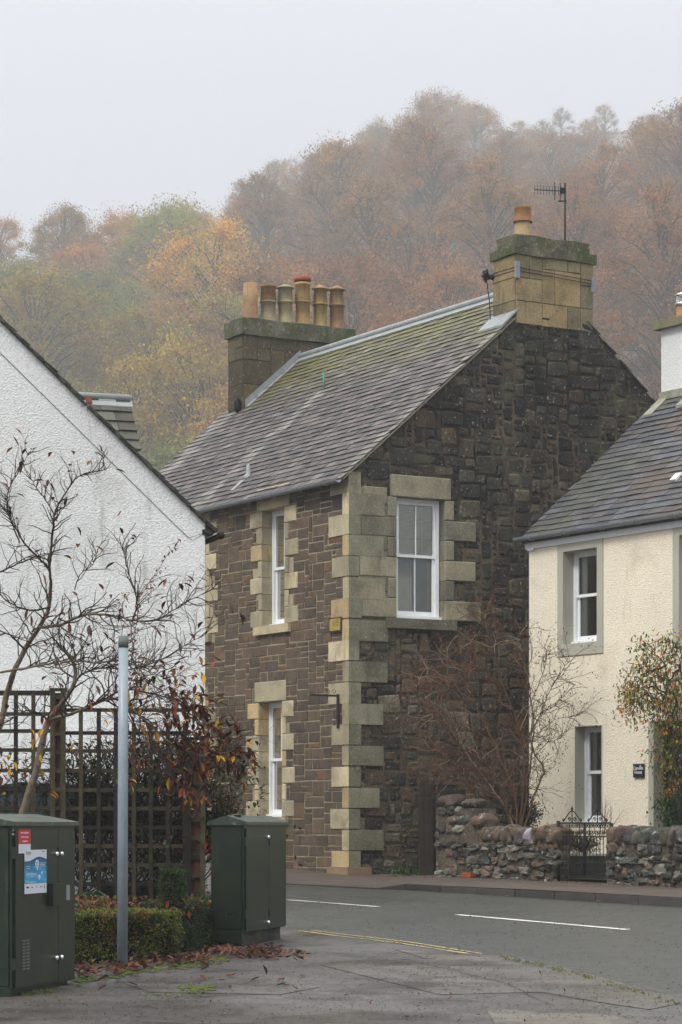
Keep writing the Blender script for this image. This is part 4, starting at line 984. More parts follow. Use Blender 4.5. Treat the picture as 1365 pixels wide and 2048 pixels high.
# ------------------------------------------------------------------ GARDEN WALL, GATE, LANE GATE
def fw_x(px): return FWALL.x_at(px)
wx_p = fw_x(962); gx_a, gx_b = fw_x(1103), fw_x(1210); wend = fw_x(1365)+9
def zb_(x): return .875-.0131*x*1.0
def make_wall(x0, x1, top, name, label, seed, pier=None):
    root = thing(name, FWALL.pt(x0, zb_(x0)), label, 'garden wall', None)
    m = MB(); n = max(2, int((x1-x0)/.5))
    T = .34
    def bx(a, b, zt): FWALL.box(m, a, b, .5, zt, -T, -.02)
    if pier: bx(x0, pier, top[0]-.0); bx(pier, x1, top[1])
    else: bx(x0, x1, top[1])
    m.build('core', mat('rough_mortar', rgb(112,100,86,.6), .95, col=False, n1=(4,.3), n2=(40,.35), bump=[(18,.9,.03),(60,.7,.01)], stain=[(rgb(60,54,46,.6), 2.2, .5, .7), (rgb(176,176,164,.6), 16, .6, .68)]), root)
    m = MB(); R = random.Random(seed)
    def cw(R, x, z):
        c = Vector(R.choice([rgb(112,106,96,.6), rgb(86,82,76,.55), rgb(112,98,86,.6), rgb(128,108,94,.6), rgb(104,108,102,.6), rgb(74,70,66,.5), rgb(140,138,126,.62)]))*R.uniform(.8,1.2)
        return tuple(c)
    x = x0+.06; 
    zz = .72
    row = 0
    while zz < top[1]-.03:
        x = x0+R.uniform(.02,.1); hh = R.uniform(.055,.11)
        while x < x1-.06:
            rw = R.uniform(.045, .14); tp = top[0] if (pier and x < pier) else top[1]
            if R.random() < .72:
                m.boulder(FWALL.pt(x+rw, zz+hh*.5+R.uniform(-.03,.03), -.03), FWALL.A(rw*.98), (0,0,hh*R.uniform(.5,.72)), FWALL.Nn(R.uniform(.045,.08)), R.randint(0,999), cw(R,0,0), 2, rough=.26, sq=.55, smooth=False)
            x += rw*2
        zz += hh*1.06
    if pier:
        zz = top[1]-.03
        while zz < top[0]-.08:
            x = x0+.06
            while x < pier-.1:
                rw = R.uniform(.09,.15)
                if R.random() < .7: m.boulder(FWALL.pt(x+rw, zz+.06, -.03), FWALL.A(rw), (0,0,.06), FWALL.Nn(.06), R.randint(0,999), cw(R,0,0), 2, rough=.22)
                x += rw*2
            zz += .13
    # end face stones
    for xe, s_ in ((x0, -1), (x1, 1)):
        zz = .8; tp = top[0] if (pier and s_ < 0) else top[1]
        while zz < tp-.03:
            for dd in (-.1, -.24): m.boulder(FWALL.pt(xe+s_*-.03, zz, dd), FWALL.A(.06), (0,0,.075), FWALL.Nn(.09), R.randint(0,999), cw(R,0,0), 2, rough=.2)
            zz += .13
    m.build('rubble', mat('garden_rubble', (1,1,1), .88, n1=(7,.35), n2=(50,.35), bump=[(25,.8,.015),(90,.7,.006)], stain=[(rgb(190,192,182,.6), 9, .60, .68), (rgb(76,84,50,.5), 3, .6, .75)]), root)
    m = MB(); PC = [rgb(118,98,86,.52), rgb(108,94,84,.5), rgb(100,102,94,.5), rgb(128,104,88,.54), rgb(84,84,80,.46), rgb(104,96,86,.5)]
    x = (pier if pier else x0)+.0
    k = 0
    while x < x1-.05:
        rw = R.uniform(.07, .11); col_ = rgb(186,190,180,.6) if (pier and abs(x-fw_x(1046)) < .1) else R.choice(PC)
        col_ = tuple(v*R.uniform(.85,1.15) for v in col_)
        c = FWALL.pt(x+rw, top[1]+.07+R.uniform(-.012,.012), -.17)
        m.boulder(c, FWALL.A(rw*1.02), Vector((0,0,R.uniform(.115,.145))), FWALL.Nn(.20), R.randint(0,999), col_, 3, rough=.14, sq=.65)
        x += rw*1.92; k += 1
    if pier:
        for px, py, rx, rz in ((890,1604,.17,.11), (932,1607,.19,.065), (953,1645,.15,.12)):
            xx = fw_x(px); m.boulder(FWALL.pt(xx, FWALL.z_at(py, xx), -.15), FWALL.A(rx), Vector((0,0,rz*1.05)), FWALL.Nn(.19), int(px), R.choice(PC[:2]+PC[5:]), 3, rough=.1)
    m.build('coping', MATS['garden_rubble'], root)
    return root
zpt = FWALL.z_at(1617, fw_x(900)); zwt = FWALL.z_at(1682, fw_x(1050))
make_wall(0, gx_a-.02, (zpt, zwt), 'garden_wall', 'low rubble wall with rounded coping stones and a taller pier, left of the iron gate', 3, pier=wx_p-.1)
make_wall(gx_b+.02, wend, (zwt, zwt), 'garden_wall', 'low rubble wall with rounded coping stones, right of the iron gate', 4)
# orange brick end showing in the wall
xk = fw_x(941); m = MB(); FWALL.box(m, xk-.1, xk+.1, FWALL.z_at(1755, xk), FWALL.z_at(1745, xk), -.1, .075); 
bk = m.build('brick', mat('orange_brick', rgb(190,92,60,.6), .9, col=False, n1=(20,.2)), None); tag(bk, 'single orange brick set in the foot of the rubble wall', 'brick')

GT = thing('iron_gate', FWALL.pt((gx_a+gx_b)/2, zb_(gx_a)), 'black wrought iron garden gate with scrolled top and two finials', 'gate')
gz_b, gz_t = FWALL.z_at(1752, (gx_a+gx_b)/2), FWALL.z_at(1646, (gx_a+gx_b)/2); gd = -.12; gw = gx_b-gx_a
ga, gb = gx_a+.03, gx_b-.03; gmid = (ga+gb)/2
m = MB()
for x in (ga, gmid-.012, gmid+.012, gb): m.tube([FWALL.pt(x, gz_b, gd), FWALL.pt(x, gz_t, gd)], .011, 6)
for z in (gz_b+.02, gz_b+.17, gz_t-.18, gz_t): m.tube([FWALL.pt(ga, z, gd), FWALL.pt(gb, z, gd)], .009 if z != gz_t else .013, 6)
m.build('frame', m_black, GT)
m = MB(); nbar = 15
for i in range(1, nbar):
    x = ga+(gb-ga)*i/nbar
    if abs(x-gmid) > .03: m.tube([FWALL.pt(x, gz_b+.02, gd), FWALL.pt(x, gz_t-.18 if i % 3 else gz_t, gd)], .0055, 5)
m.build('bars', m_black, GT)
def spiral(m, x, z, r, s, turns=1.2, rad=.005, d=gd, a0=0):
    m.tube([FWALL.pt(x+s*r*(1-t*.7)*math.cos(a0+t*turns*6.28), z+r*(1-t*.7)*math.sin(a0+t*turns*6.28), d) for t in np.linspace(0, 1, 16)], rad, 4)
m = MB()
for i in range(10):
    x = ga+(gb-ga)*(i+.5)/10
    for z in (gz_t-.045, gz_t-.13): spiral(m, x-.022, z, .03, 1); spiral(m, x+.022, z, .03, -1)
    for z in (gz_b+.055, gz_b+.125): spiral(m, x-.025, z, .034, 1, rad=.006); spiral(m, x+.025, z, .034, -1, rad=.006)
m.build('scrollwork', m_black, GT)
for c in ((ga+gmid)/2, (gmid+gb)/2):
    m = MB()
    for s in (1, -1):
        spiral(m, c+s*.035, gz_t-.36, .032, s, 1.3); spiral(m, c+s*.03, gz_t-.52, .03, s, 1.3, a0=3)
        m.tube([FWALL.pt(c+s*.01, gz_t-.33, gd), FWALL.pt(c+s*.055, gz_t-.24, gd), FWALL.pt(c+s*.06, gz_t-.18, gd)], .005, 4)
        m.tube([FWALL.pt(c+s*.20*(1-t), gz_t+.03+.13*math.sin(t*1.57)**1.6, gd) for t in np.linspace(0, 1, 12)], .008, 5)
        spiral(m, c+s*.185, gz_t+.035, .025, -s, 1.2, .006); spiral(m, c+s*.055, gz_t+.05, .032, s, 1.2, .006)
    m.tube([FWALL.pt(c, gz_t, gd), FWALL.pt(c, gz_t+.24, gd)], [.01,.004], 6); m.boulder(FWALL.pt(c, gz_t+.19, gd), (.014,0,0), (0,.014,0), (0,0,.03), 1, sub=1)
    m.build('finial', m_black, GT)
m = MB(); m.tube([FWALL.pt(gx_a-.0, zb_(gx_a)-.05, gd), FWALL.pt(gx_a-.0, gz_t+.03, gd)], .024, 8); m.build('gate_post', m_black, GT); m = MB(); m.tube([FWALL.pt(gx_b, zb_(gx_a)-.05, gd), FWALL.pt(gx_b, gz_t+.0, gd)], .02, 8)
m.build('gate_post', m_black, GT)

# old timber gate post and iron lintel bar across the lane
lx, ly = (853-CX)/F_PX*37.6, 37.6
LG = thing('lane_gate', (lx, ly, .86), 'dark weathered timber gate standing in the lane beside the stone gable', 'gate')
zt = CZ+(HY-1566)/F_PX*ly; m = MB()
for k in range(4): m.box(lx-.105+k*.052, lx-.105+k*.052+.049, ly+.0-(.02 if k == 3 else 0), ly+.05, .84, zt-(.0 if k < 3 else .02), tuple(v*random.Random(k).uniform(.8,1.1) for v in rgb(66,54,44,.5)))
m.box(lx-.11, lx+.105, ly+.052, ly+.08, 1.0, 1.1, rgb(50,42,36,.45)); m.box(lx-.11, lx+.105, ly+.052, ly+.08, 1.9, 2.0, rgb(50,42,36,.45))
m.build('planks', mat('dark_old_timber', (1,1,1), .85, n1=(9,.3), bump=[(40,.5,.006)]), LG)
m = MB(); m.tube([(lx+.12, ly, zt-.03), (lx+.42, ly+.2, zt-.03)], .013, 6); m.tube([(lx+.12, ly+.02, .86), (lx+.12, ly+.02, zt-.02)], .016, 6); m.tube([(lx+.2, ly+.05, zt-.03), (lx+.2, ly+.05, 1.9)], .006, 5); m.build('iron_frame', m_black, LG)
m = MB(); m.box(lx+.13, lx+.62, ly+.9, ly+.95, .84, zt-.1, rgb(40,36,32,.4)); m.build('back_boards', MATS['dark_old_timber'], LG)

# garden behind the gate: planter box with a low bush, and a small step
pl = thing('planter', (3.5, 35.6, .86), 'green planted trough seen through the bars of the iron gate', 'planter')
px_c = (1172-CX)/F_PX*35.2
m = MB(); m.box(px_c-.30, px_c+.34, 35.0, 35.35, .82, 1.18, rgb(62,66,50,.5)); m.build('trough', m_timber, pl)
m = MB(); m.box(px_c-.33, px_c+.37, 34.97, 35.38, 1.18, 1.21, rgb(180,180,172,.6)); m.build('rim', m_timber, pl)
m = MB(); gm_ = [(3.0,36.6),(4.6,34.0),(9.5,27.0),(12,29),(6,38.2),(2.4,39.0)]
m.face([(a, b, .87) for a, b in [(1.55,37.2),(4.4,32.8),(9.5,25.4),(12,29),(6,39),(2.6,39.4)]]); m.build('garden_soil', m_soil, kind='structure')

# ------------------------------------------------------------------ GREEN CABINETS
CD = Vector((.26, 1)).normalized(); CP = Vector((-CD.y, CD.x))
def cabinet(name, base, length, width, h_eave, h_ridge, skirt, label, seams, kind, endpanel=True):
    """base = near right corner of the body on the ground"""
    z0 = gz(base.x, base.y)+.02; root = thing(name, (base.x, base.y, z0), label, 'utility cabinet')
    fr_ = WF(base, CD, (CD.y, -CD.x)); fe = WF(base, CP, -CD)      # long door side, short end
    H = z0+h_eave; zs = z0+skirt
    m = MB(); m.obox(fr_.pt(.0, zs, 0), fr_.A(length), fr_.Nn(-width), (0,0,H-zs)); body = m.build('body', m_green, root)
    m = MB(); xs = [0.03]+[s*length for s in seams]+[length-.02]
    for i in range(len(xs)-1): fr_.box(m, xs[i]+.004, xs[i+1]-.004, zs+.012, H-.03, .0, .014)
    dd = m.build('door', m_green, root)
    if endpanel:
        m = MB(); fe.box(m, .02, width-.02, zs+.03, H-.02, 0, .012); fe.box(m, .01, width-.01, zs-.09, zs+.02, -.01, .016); m.build('end_panel', m_green, root)
    m = MB(); e = .03
    a = [fe.pt(-e, H, e), fe.pt(width+e, H, e), fe.pt(width+e, H+.028, e), fe.pt(width/2, H+h_ridge, e), fe.pt(-e, H+.028, e)]
    m.prism(a, fe.Nn(-(length+2*e))); m.build('lid', m_green_lid, root)
    m = MB()
    for q in (seams[0]*length-.05, seams[0]*length+.05) if kind == 'big' else (seams[0]*length-.05,):
        for z in (zs+(H-zs)*.16, zs+(H-zs)*.82) if kind == 'big' else (zs+.06, H-.11):
            m.boulder(fr_.pt(q, z, .02), (.018,0,0), (0,.018,0), (0,0,.018), 0, sub=2, rough=0)
    m.build('bolt', m_chrome, root)
    m = MB()
    for z in (zs+(H-zs)*.12, zs+(H-zs)*.80): fr_.box(m, -.006, .02, z, z+.08, .0, .02); fr_.box(m, seams[0]*length-.006, seams[0]*length+.006, z, z+.07, .012, .022)
    m.build('hinge', m_green, root)
    m = MB(); pd = .05 if kind == 'big' else .08
    m.obox(fr_.pt(.03, z0-.08, -.03 if kind == 'big' else -.02), fr_.A(length-pd-.05), fr_.Nn(-(width-.06)), (0,0,skirt+.08-.001)); m.build('plinth', mat('mossy_plinth', rgb(70,70,56,.6), .9, col=False, n1=(8,.4), n2=(30,.3), bump=[(30,.7,.01)], stain=[(rgb(96,104,44,.55), 5, .5, .68), (rgb(40,40,36,.5), 3, .5, .6)]) if kind != 'big' else m_green, root)
    return root, fr_, fe, z0, H, zs
B1 = G(24, 1996, .02); B1 = Vector((B1.x, B1.y))
k = (149-CX)/F_PX; L1 = (k*B1.y-B1.x)/(CD.x-k*CD.y)
r1, f1, e1, z1_, H1, zs1 = cabinet('utility_cabinet', B1, L1, .60, CZ-gz(B1.x,B1.y)-.025, .085, .055, 'large dark green street cabinet with a blue poster and a red sticker', (.70,), 'big', endpanel=True)
B2 = G(488, 1896, .02); B2 = Vector((B2.x, B2.y)); k = (571-CX)/F_PX; L2 = (k*B2.y-B2.x)/(CD.x-k*CD.y)
r2, f2, e2, z2_, H2, zs2 = cabinet('utility_cabinet', B2, L2, .30, CZ-gz(B2.x,B2.y)-.02, .085, .14, 'smaller dark green street cabinet on a mossy plinth beside the road', (.56,), 'small')
m = MB(); q = e2.pt(.15, H2+.086, -.25); m.boulder(q, (.055,.0,0), (0,.09,0), (0,0,.012), 2, rough=.05); m.build('lid_vent', m_green, r2)
m = MB(); e2.box(m, .09, .16, zs2+.13, zs2+.135, .012, .022); e2.box(m, .09, .16, zs2+.17, zs2+.178, .012, .026); e2.box(m, .09, .1, zs2+.13, zs2+.17, .012, .02); e2.box(m, .15, .16, zs2+.13, zs2+.17, .012, .02); m.build('end_vent', m_green_lid, r2)
# big cabinet details
def c1(px, py): x = f1.x_at(px); return x, f1.z_at(py, x)
m = MB(); xa, za = c1(92.5, 1767); xb, zb2 = c1(121, 1809); f1.box(m, xa, xb-.02, zb2, za, .012, .055); m.build('lock_box', m_green, r1)
m = MB(); f1.box(m, xb-.018, xb+.12, zb2+.03, za-.02, .012, .03); m.build('lock_plate', m_gutter, r1)
m = MB()
for i in range(10):
    for c in (0, 1):
        x, z = c1(41.5+c*8, 1882+i*6.3-c*1.0); f1.box(m, x, x+.055, z-.004, z+.004, .013, .0165)
m.build('louvre', mat('louvre_light', rgb(120,126,116,.8), .5, col=False), r1)
m = MB()
for py in (1661, 1669): q = f1.pt(.012, f1.z_at(py, 0), .004); m.boulder(q, (.01,0,0), (0,.01,0), (0,0,.01), 0, sub=1, rough=0)
m.build('rivet', m_gutter, r1)
m_red = mat('red_sticker', rgb(196,52,58,.85), .45, col=False); m_paper = mat('white_paper', rgb(214,216,226,.9), .5, col=False)
m_blue = mat('poster_blue', (1,1,1), .45); m_ink = mat('sticker_ink', rgb(60,66,100,.8), .6, col=False)
rx0, rz1 = c1(33.5, 1658.5); rx1, rz0 = c1(57.5, 1688); _, rzz = c1(34, 1707)
m = MB(); f1.box(m, rx0, rx1, rz0, rz1, .0145, .016); rs = m.build('red_sticker', m_red, r1)
m = MB(); f1.box(m, rx0, rx1, rzz, rz0, .0145, .016); m.build('white_label', m_paper, rs)
cxr = (rx0+rx1)/2; hgt = rz1-rz0; sxr = (rx1-rx0)/.30
text_mesh('lettering', 'NO PARKING', hgt*.17, f1, cxr, rz1-hgt*.25, .0165, m_letter, rs, sxr*1.9)
text_mesh('lettering', '24 hour access', hgt*.17, f1, cxr, rz1-hgt*.52, .0165, m_letter, rs, sxr*1.7)
text_mesh('lettering', 'required', hgt*.19, f1, cxr, rz1-hgt*.8, .0165, m_letter, rs, sxr*1.9)
bx0, bz1 = c1(45, 1700); bx1, bz0 = c1(89, 1785)
m = MB(); f1.box(m, bx0, bx1, bz0, bz1, .0162, .0175); ps = m.build('poster', m_paper, r1, label='white and blue information poster')
m = MB(); Hh = bz1-bz0; Ww = bx1-bx0; n = 22; nv_ = 10
def wv(u): return .80+.045*math.sin((u-.62)*6.0+1.4)-.02*(1-u)
for i in range(n):
    for j in range(nv_):
        u0_, u1_ = i/n, (i+1)/n; lo = .225
        def pz(u, v): return bz0+Hh*(lo+(wv(u)-lo)*v)
        t = (j+.5)/nv_; c = Vector(rgb(46,150,200,.9)).lerp(Vector(rgb(22,84,130,.8)), max(0, t-.35)/.65)
        if abs(math.sin(u0_*4+t*9)) > .8 and t < .7: c = c.lerp(Vector(rgb(110,190,225,.9)), .4)
        m.face([f1.pt(bx0+Ww*u0_, pz(u0_, j/nv_), .0181), f1.pt(bx0+Ww*u1_, pz(u1_, j/nv_), .0181), f1.pt(bx0+Ww*u1_, pz(u1_, (j+1)/nv_), .0181), f1.pt(bx0+Ww*u0_, pz(u0_, (j+1)/nv_), .0181)], tuple(c))
m.build('blue_wave', m_blue, ps)
m = MB()
def disc(m, u, v, ru, rv, d, pin=True, n=16):
    pts = []
    for k in range(n):
        a = 2*math.pi*k/n; x, y = math.cos(a), math.sin(a)
        if pin and y < -.3: x *= .55*(1+y)+.1; y *= 1.35
        pts.append(f1.pt(bx0+Ww*(u+ru*x), bz0+Hh*(v+rv*y), d))
    m.face(pts)
disc(m, .56, .66, .095, .115, .0186); disc(m, .66, .37, .055, .06, .0186); disc(m, .78, .46, .04, .045, .0186)
m.build('pin_symbol', m_paper, ps)
m = MB(); disc(m, .56, .67, .055, .055, .0190, False); m.build('pin_ring', m_ink, ps); m = MB(); disc(m, .56, .67, .036, .037, .0193, False); m.build('pin_centre', m_paper, ps)
m = MB()
def bar(u0, u1, v, h=.011): f1.box(m, bx0+Ww*u0, bx0+Ww*u1, bz0+Hh*(v-h/2), bz0+Hh*(v+h/2), .0183, .0187)
for u0_, u1_, v in ((.06,.26,.625),(.06,.26,.575),(.69,.95,.69),(.69,.90,.655),(.69,.95,.62),(.07,.52,.455),(.07,.50,.43),(.07,.47,.385),(.08,.52,.265)): bar(u0_, u1_, v)
m.build('small_print', m_paper, ps)
m = MB(); bar(.08,.11,.93,.07); bar(.15,.27,.945); bar(.15,.29,.925); bar(.10,.27,.89,.008); bar(.78,.92,.955,.012); bar(.07,.19,.145,.04); bar(.30,.36,.14,.03); bar(.52,.56,.155,.03); bar(.68,.78,.145,.02); bar(.88,.91,.14,.08)
m.build('poster_logos', m_ink, ps)

# ------------------------------------------------------------------ POLE
pb = G(245, 1937, .022); PO = thing('metal_pole', pb, 'plain grey metal pole standing at the edge of the pavement', 'pole')
ptop = P(247.5, 1272, pb.y); hgt = ptop.z-pb.z
lean = Vector((ptop.x-pb.x, 0, 0))
m = MB(); rr = 10.2/F_PX*pb.y; m.tube([pb-Vector((0,0,.05)), pb+lean*.6+Vector((0,0,hgt*.6)), pb+lean*.97+Vector((0,0,hgt*.965))], [rr*1.05, rr, rr*.95], 24); m.build('shaft', m_pole, PO)
m = MB(); m.tube([pb+lean*.965+Vector((0,0,hgt*.965)), pb+lean+Vector((0,0,hgt))], rr*1.0, 24); m.build('cap', mat('cap_grey', rgb(110,116,116,.8), .6, col=False), PO)
# ------------------------------------------------------------------ TRELLIS
TY = 24.3; TB = gz(0, TY)
def tp(px, py, dy=0): return P(px, py, TY+dy)
TR = thing('trellis_fence', (-2.5, TY, TB), 'tall mossy timber trellis fence between the hedge and the white gable', 'trellis')
TC = [rgb(84,76,56,.36), rgb(66,56,44,.28), rgb(96,86,62,.38), rgb(56,46,38,.24)]
R = random.Random(17); m = MB()
def vbar(m, px, py0, py1, wpx, dy, th, col): a = tp(px-wpx/2, py1, dy); b = tp(px+wpx/2, py0, dy); m.box(a.x, b.x, TY+dy, TY+dy+th, a.z, b.z, col)
def hbar(m, px0, px1, py, hpx, dy, th, col): a = tp(px0, py+hpx/2, dy); b = tp(px1, py-hpx/2, dy); m.box(a.x, b.x, TY+dy, TY+dy+th, a.z, b.z, col)
for i, px in enumerate([-336,-300,-264,-228,-192,-156,-120,-84,-48,-12,32,67]+[162,198,232,268,302,336,370]): vbar(m, px, 1386 if px < 100 else 1418+(0 if px < 240 else 28), 1815, 8.2, .0, .018, R.choice(TC))
for px0, px1, ys in ((-360,100,[1386,1428,1462,1500,1541,1578,1616,1654,1692,1730,1768]), (132,380,[1420,1466,1502,1541,1580,1617,1655,1692,1730,1768])):
    for py in ys: hbar(m, px0, px1, py, 7.6 if py > 1400 else 10, .02, .018, R.choice(TC))
m.build('lattice', m_timber, TR)
for (c, w_, top) in ((-372,30,1380),(116,30,1380),(392,37,1478)):
    m = MB()
    for s in (-1, 1): vbar(m, c+s*(w_/2-4.5), top, 1825, 10, -.03, .03, R.choice(TC))
    for k in range(9):
        py = top+14+k*37
        if py < 1800: hbar(m, c-w_/2+5, c+w_/2-5, py, 8, -.022, .02, R.choice(TC))
    vbar(m, c, top+6, 1825, w_-10, .01, .02, rgb(96,56,44,.5))
    vbar(m, c, top-4, top+2, w_+4, -.035, .08, R.choice(TC))
    m.build('post', m_timber, TR)
# ------------------------------------------------------------------ PLANTS
def leaf(m, p, d, up, L, wd, col, fold=.25, curl=.15):
    """one pointed leaf: six faces, folded along its rib and curled"""
    d = d.normalized(); s_ = d.cross(up)
    if s_.length < 1e-3: s_ = d.orthogonal()
    s_.normalize(); n = s_.cross(d)
    pr = ((0,0),(.3,.8),(.62,.9),(1,0)); mid = []; lf = []; rt = []
    for t, w_ in pr:
        c = p+d*(L*t)-n*(L*curl*t*t); mid.append(c)
        if w_: lf.append(c+s_*(wd*w_/2)+n*(wd*fold*w_)); rt.append(c-s_*(wd*w_/2)+n*(wd*fold*w_))
    m.idx(mid+lf+rt, [(0,1,4),(1,2,5,4),(2,3,5),(0,6,1),(1,6,7,2),(2,7,3)], col, False)
def rvec(R): 
    v = Vector((R.gauss(0,1), R.gauss(0,1), R.gauss(0,1))); return v.normalized()
def grow(m, R, p, d, L, rad, lvl, cfg, tips, col):
    """recursive branch: wandering tube with side shoots"""
    n = max(3, int(L/cfg['step'])); pts = [p]; rads = [rad]; cur = p.copy(); d = d.normalized()
    end = rad*cfg.get('taper', .45)
    for i in range(n):
        d = (d+rvec(R)*cfg['wob']+Vector((0,0,cfg['up']))*(1 if lvl < 3 else .5)).normalized()
        if 'flat' in cfg: d.y *= cfg['flat']; d.normalize()
        cur = cur+d*(L/n); pts.append(cur); rads.append(rad+(end-rad)*(i+1)/n)
        if lvl < cfg['levels'] and i >= 1 and R.random() < cfg['dens'][min(lvl, len(cfg['dens'])-1)]:
            a = (d+rvec(R)*cfg['spread']).normalized()
            grow(m, R, cur, a, L*R.uniform(.35,.62), rads[-1]*.62, lvl+1, cfg, tips, col)
    c = tuple(v*R.uniform(.8, 1.2) for v in col)
    m.tube(pts, rads, 6 if rad > .012 else (4 if rad > .004 else 3), c, cap=False)
    tips.append((cur, d, lvl))
    return pts
# --- magnolia-like tree with a few big brown leaves
MG = thing('bare_tree', P(45, 1640, 20.2)-Vector((0,0,1.1)), 'spreading nearly bare tree with brown and yellow leaves, in front of the trellis', 'tree')
R = random.Random(21)
BK = rgb(132,118,98,.6); BD = rgb(84,72,62,.45)
limbs = [  # (points px,py,distance), radii in photo px
 ([(35,1700,20.3),(48,1620,20.3),(72,1545,20.3),(88,1470,20.3),(98,1440,20.3)], 15, 12, BK),
 ([(98,1440,20.3),(125,1405,20.2),(148,1370,20.1),(150,1335,20.1),(140,1312,20.1),(122,1295,20.1)], 10, 5, BK),
 ([(98,1440,20.3),(150,1425,20.0),(200,1404,19.9),(240,1400,19.9),(290,1440,19.8),(345,1488,19.8),(400,1510,19.8),(450,1512,19.7),(488,1535,19.7)], 7, 1.6, BK),
 ([(-30,1500,20.6),(0,1450,20.6),(14,1390,20.6),(28,1345,20.5),(50,1300,20.5),(78,1255,20.4),(98,1215,20.4),(102,1165,20.3)], 13, 6, BK),
 ([(102,1165,20.3),(100,1130,20.3),(105,1075,20.3),(108,1045,20.2),(112,1020,20.2),(132,985,20.2),(155,955,20.2),(185,945,20.2),(213,938,20.2)], 5.5, 1.2, BD),
 ([(98,1135,20.3),(72,1110,20.2),(48,1085,20.1),(28,1050,20.1),(10,1020,20.0),(-20,990,20.0)], 4.5, 1.6, BD),
 ([(110,1030,20.3),(92,1000,20.4),(72,975,20.4),(62,955,20.4)], 3, 1.0, BD),
 ([(40,1085,20.1),(22,1040,20.0),(14,1000,19.9),(22,970,19.9),(46,930,19.9),(58,905,19.9)], 3, .9, BD),
 ([(78,1255,20.4),(120,1250,20.2),(150,1236,20.1),(180,1228,20.0),(230,1232,20.0),(270,1241,19.9),(310,1240,19.9),(345,1222,19.9),(385,1198,19.9),(425,1178,19.9)], 6.5, 1.1, BK),
 ([(266,1240,19.9),(275,1205,19.8),(262,1160,19.8),(250,1110,19.8),(245,1098,19.8)], 3.2, 1.0, BD),
 ([(122,1325,20.1),(160,1322,20.0),(200,1325,19.9),(240,1320,19.9),(280,1335,19.8),(320,1352,19.7)], 5, 1.3, BK),
 ([(0,1345,20.5),(60,1335,20.3),(110,1325,20.2),(150,1315,20.1)], 5, 3, BK),
 ([(148,1370,20.1),(170,1345,20.4),(210,1335,20.5),(260,1338,20.5),(320,1320,20.6),(370,1290,20.6),(410,1270,20.6)], 4.5, 1.0, BD),
 ([(200,1404,19.9),(250,1380,19.7),(300,1385,19.6),(345,1400,19.6),(385,1430,19.6)], 3.5, 1.0, BD),
 ([(240,1400,19.9),(262,1430,20.0),(290,1500,20.0),(330,1545,20.0),(350,1560,20.0)], 4, 1.2, BD),
 ([(-10,1150,20.2),(20,1135,20.1),(60,1118,20.0),(90,1110,20.1)], 3.5, 2.5, BD),
 ([(150,1180,20.1),(160,1150,20.0),(185,1130,20.0),(195,1105,20.0)], 2.2, .8, BD),
 ([(100,1215,20.4),(60,1220,20.2),(20,1205,20.1),(-20,1170,20.0)], 4, 1.5, BD),
 ([(50,1300,20.5),(20,1270,20.3),(-20,1255,20.2)], 4, 2, BD),
 ([(98,1440,20.3),(60,1420,20.0),(20,1440,19.8),(-20,1460,19.7)], 4, 2, BD),
]
mt_ = MB(); tips = []
cfg = dict(step=.04, wob=.34, up=.03, levels=3, dens=(.5,.46,.5,.3), spread=.85, taper=.45)
for li, (pts, r0, r1_, col) in enumerate(limbs):
    q = [P(a_, b_, c_+1.0) for a_, b_, c_ in pts]; n = len(q); fine = []
    for i in range(n-1):                                   # Catmull-Rom through the limb points
        a, b, c, d = q[max(i-1,0)], q[i], q[i+1], q[min(i+2,n-1)]
        for k in range(5):
            t = k/5; fine.append(.5*((2*b)+(c-a)*t+(2*a-5*b+4*c-d)*t*t+(3*b-a-3*c+d)*t**3)+rvec(R)*.004)
    fine.append(q[-1]); nn_ = len(fine); sc = 20/F_PX*.5*1.15
    rad = [(r0+(r1_-r0)*i/(nn_-1))*sc for i in range(nn_)]
    mt_.tube(fine, rad, 8 if r0 > 6 else 5, col, cap=False)
    for i in range(3, nn_):
        if r0 > 11 and i < nn_*.5: continue
        for _ in range(2 if r0 < 8 and (R.random() < .5 or fine[i].z < 3.2) else 1):
            if R.random() > (.85 if r0 < 8 else .5): continue
            d = (fine[i]-fine[i-1]).normalized(); a = (d*.7+rvec(R)*.9+Vector((0,0,.28))); a.y *= .8
            Ls = R.uniform(.12, .46) if fine[i].z < 3.55 else R.uniform(.08, .26)
            grow(mt_, R, fine[i], a, Ls*(.35 if CX+fine[i].x/fine[i].y*F_PX > 455 else 1), max(.0042, min(rad[i]*.6, .0075)), 1, cfg, tips, BD)
    tips.append((fine[-1], (fine[-1]-fine[-2]).normalized(), 1))
mt_.build('branches', m_bark, MG)
ml = MB(); LC_ = [rgb(104,56,44,.55), rgb(86,50,42,.5), rgb(132,70,42,.62), rgb(70,46,40,.45), rgb(150,84,44,.68), rgb(96,44,38,.5)]
for p, d, l in tips:
    px = CX+p.x/p.y*F_PX; py = HY-(p.z-CZ)/p.y*F_PX
    pr = .07
    if px > 510: continue
    if px > 340 and py > 1380: pr = .55
    elif px > 250 and py > 1300: pr = .22
    elif py < 1100: pr = .10
    if R.random() < pr:
        for k in range(3 if pr > .5 else 1):
            dd = (d+rvec(R)*.6+Vector((0,0,-.35))).normalized(); c = R.choice(LC_)
            if R.random() < .13 and py > 1300: c = rgb(206,158,52,.75)
            leaf(ml, p, dd, Vector((0,0,1)), R.uniform(.07, .115), R.uniform(.028, .042), tuple(v*R.uniform(.8,1.2) for v in c), fold=R.uniform(.1,.4), curl=R.uniform(-.1,.5))
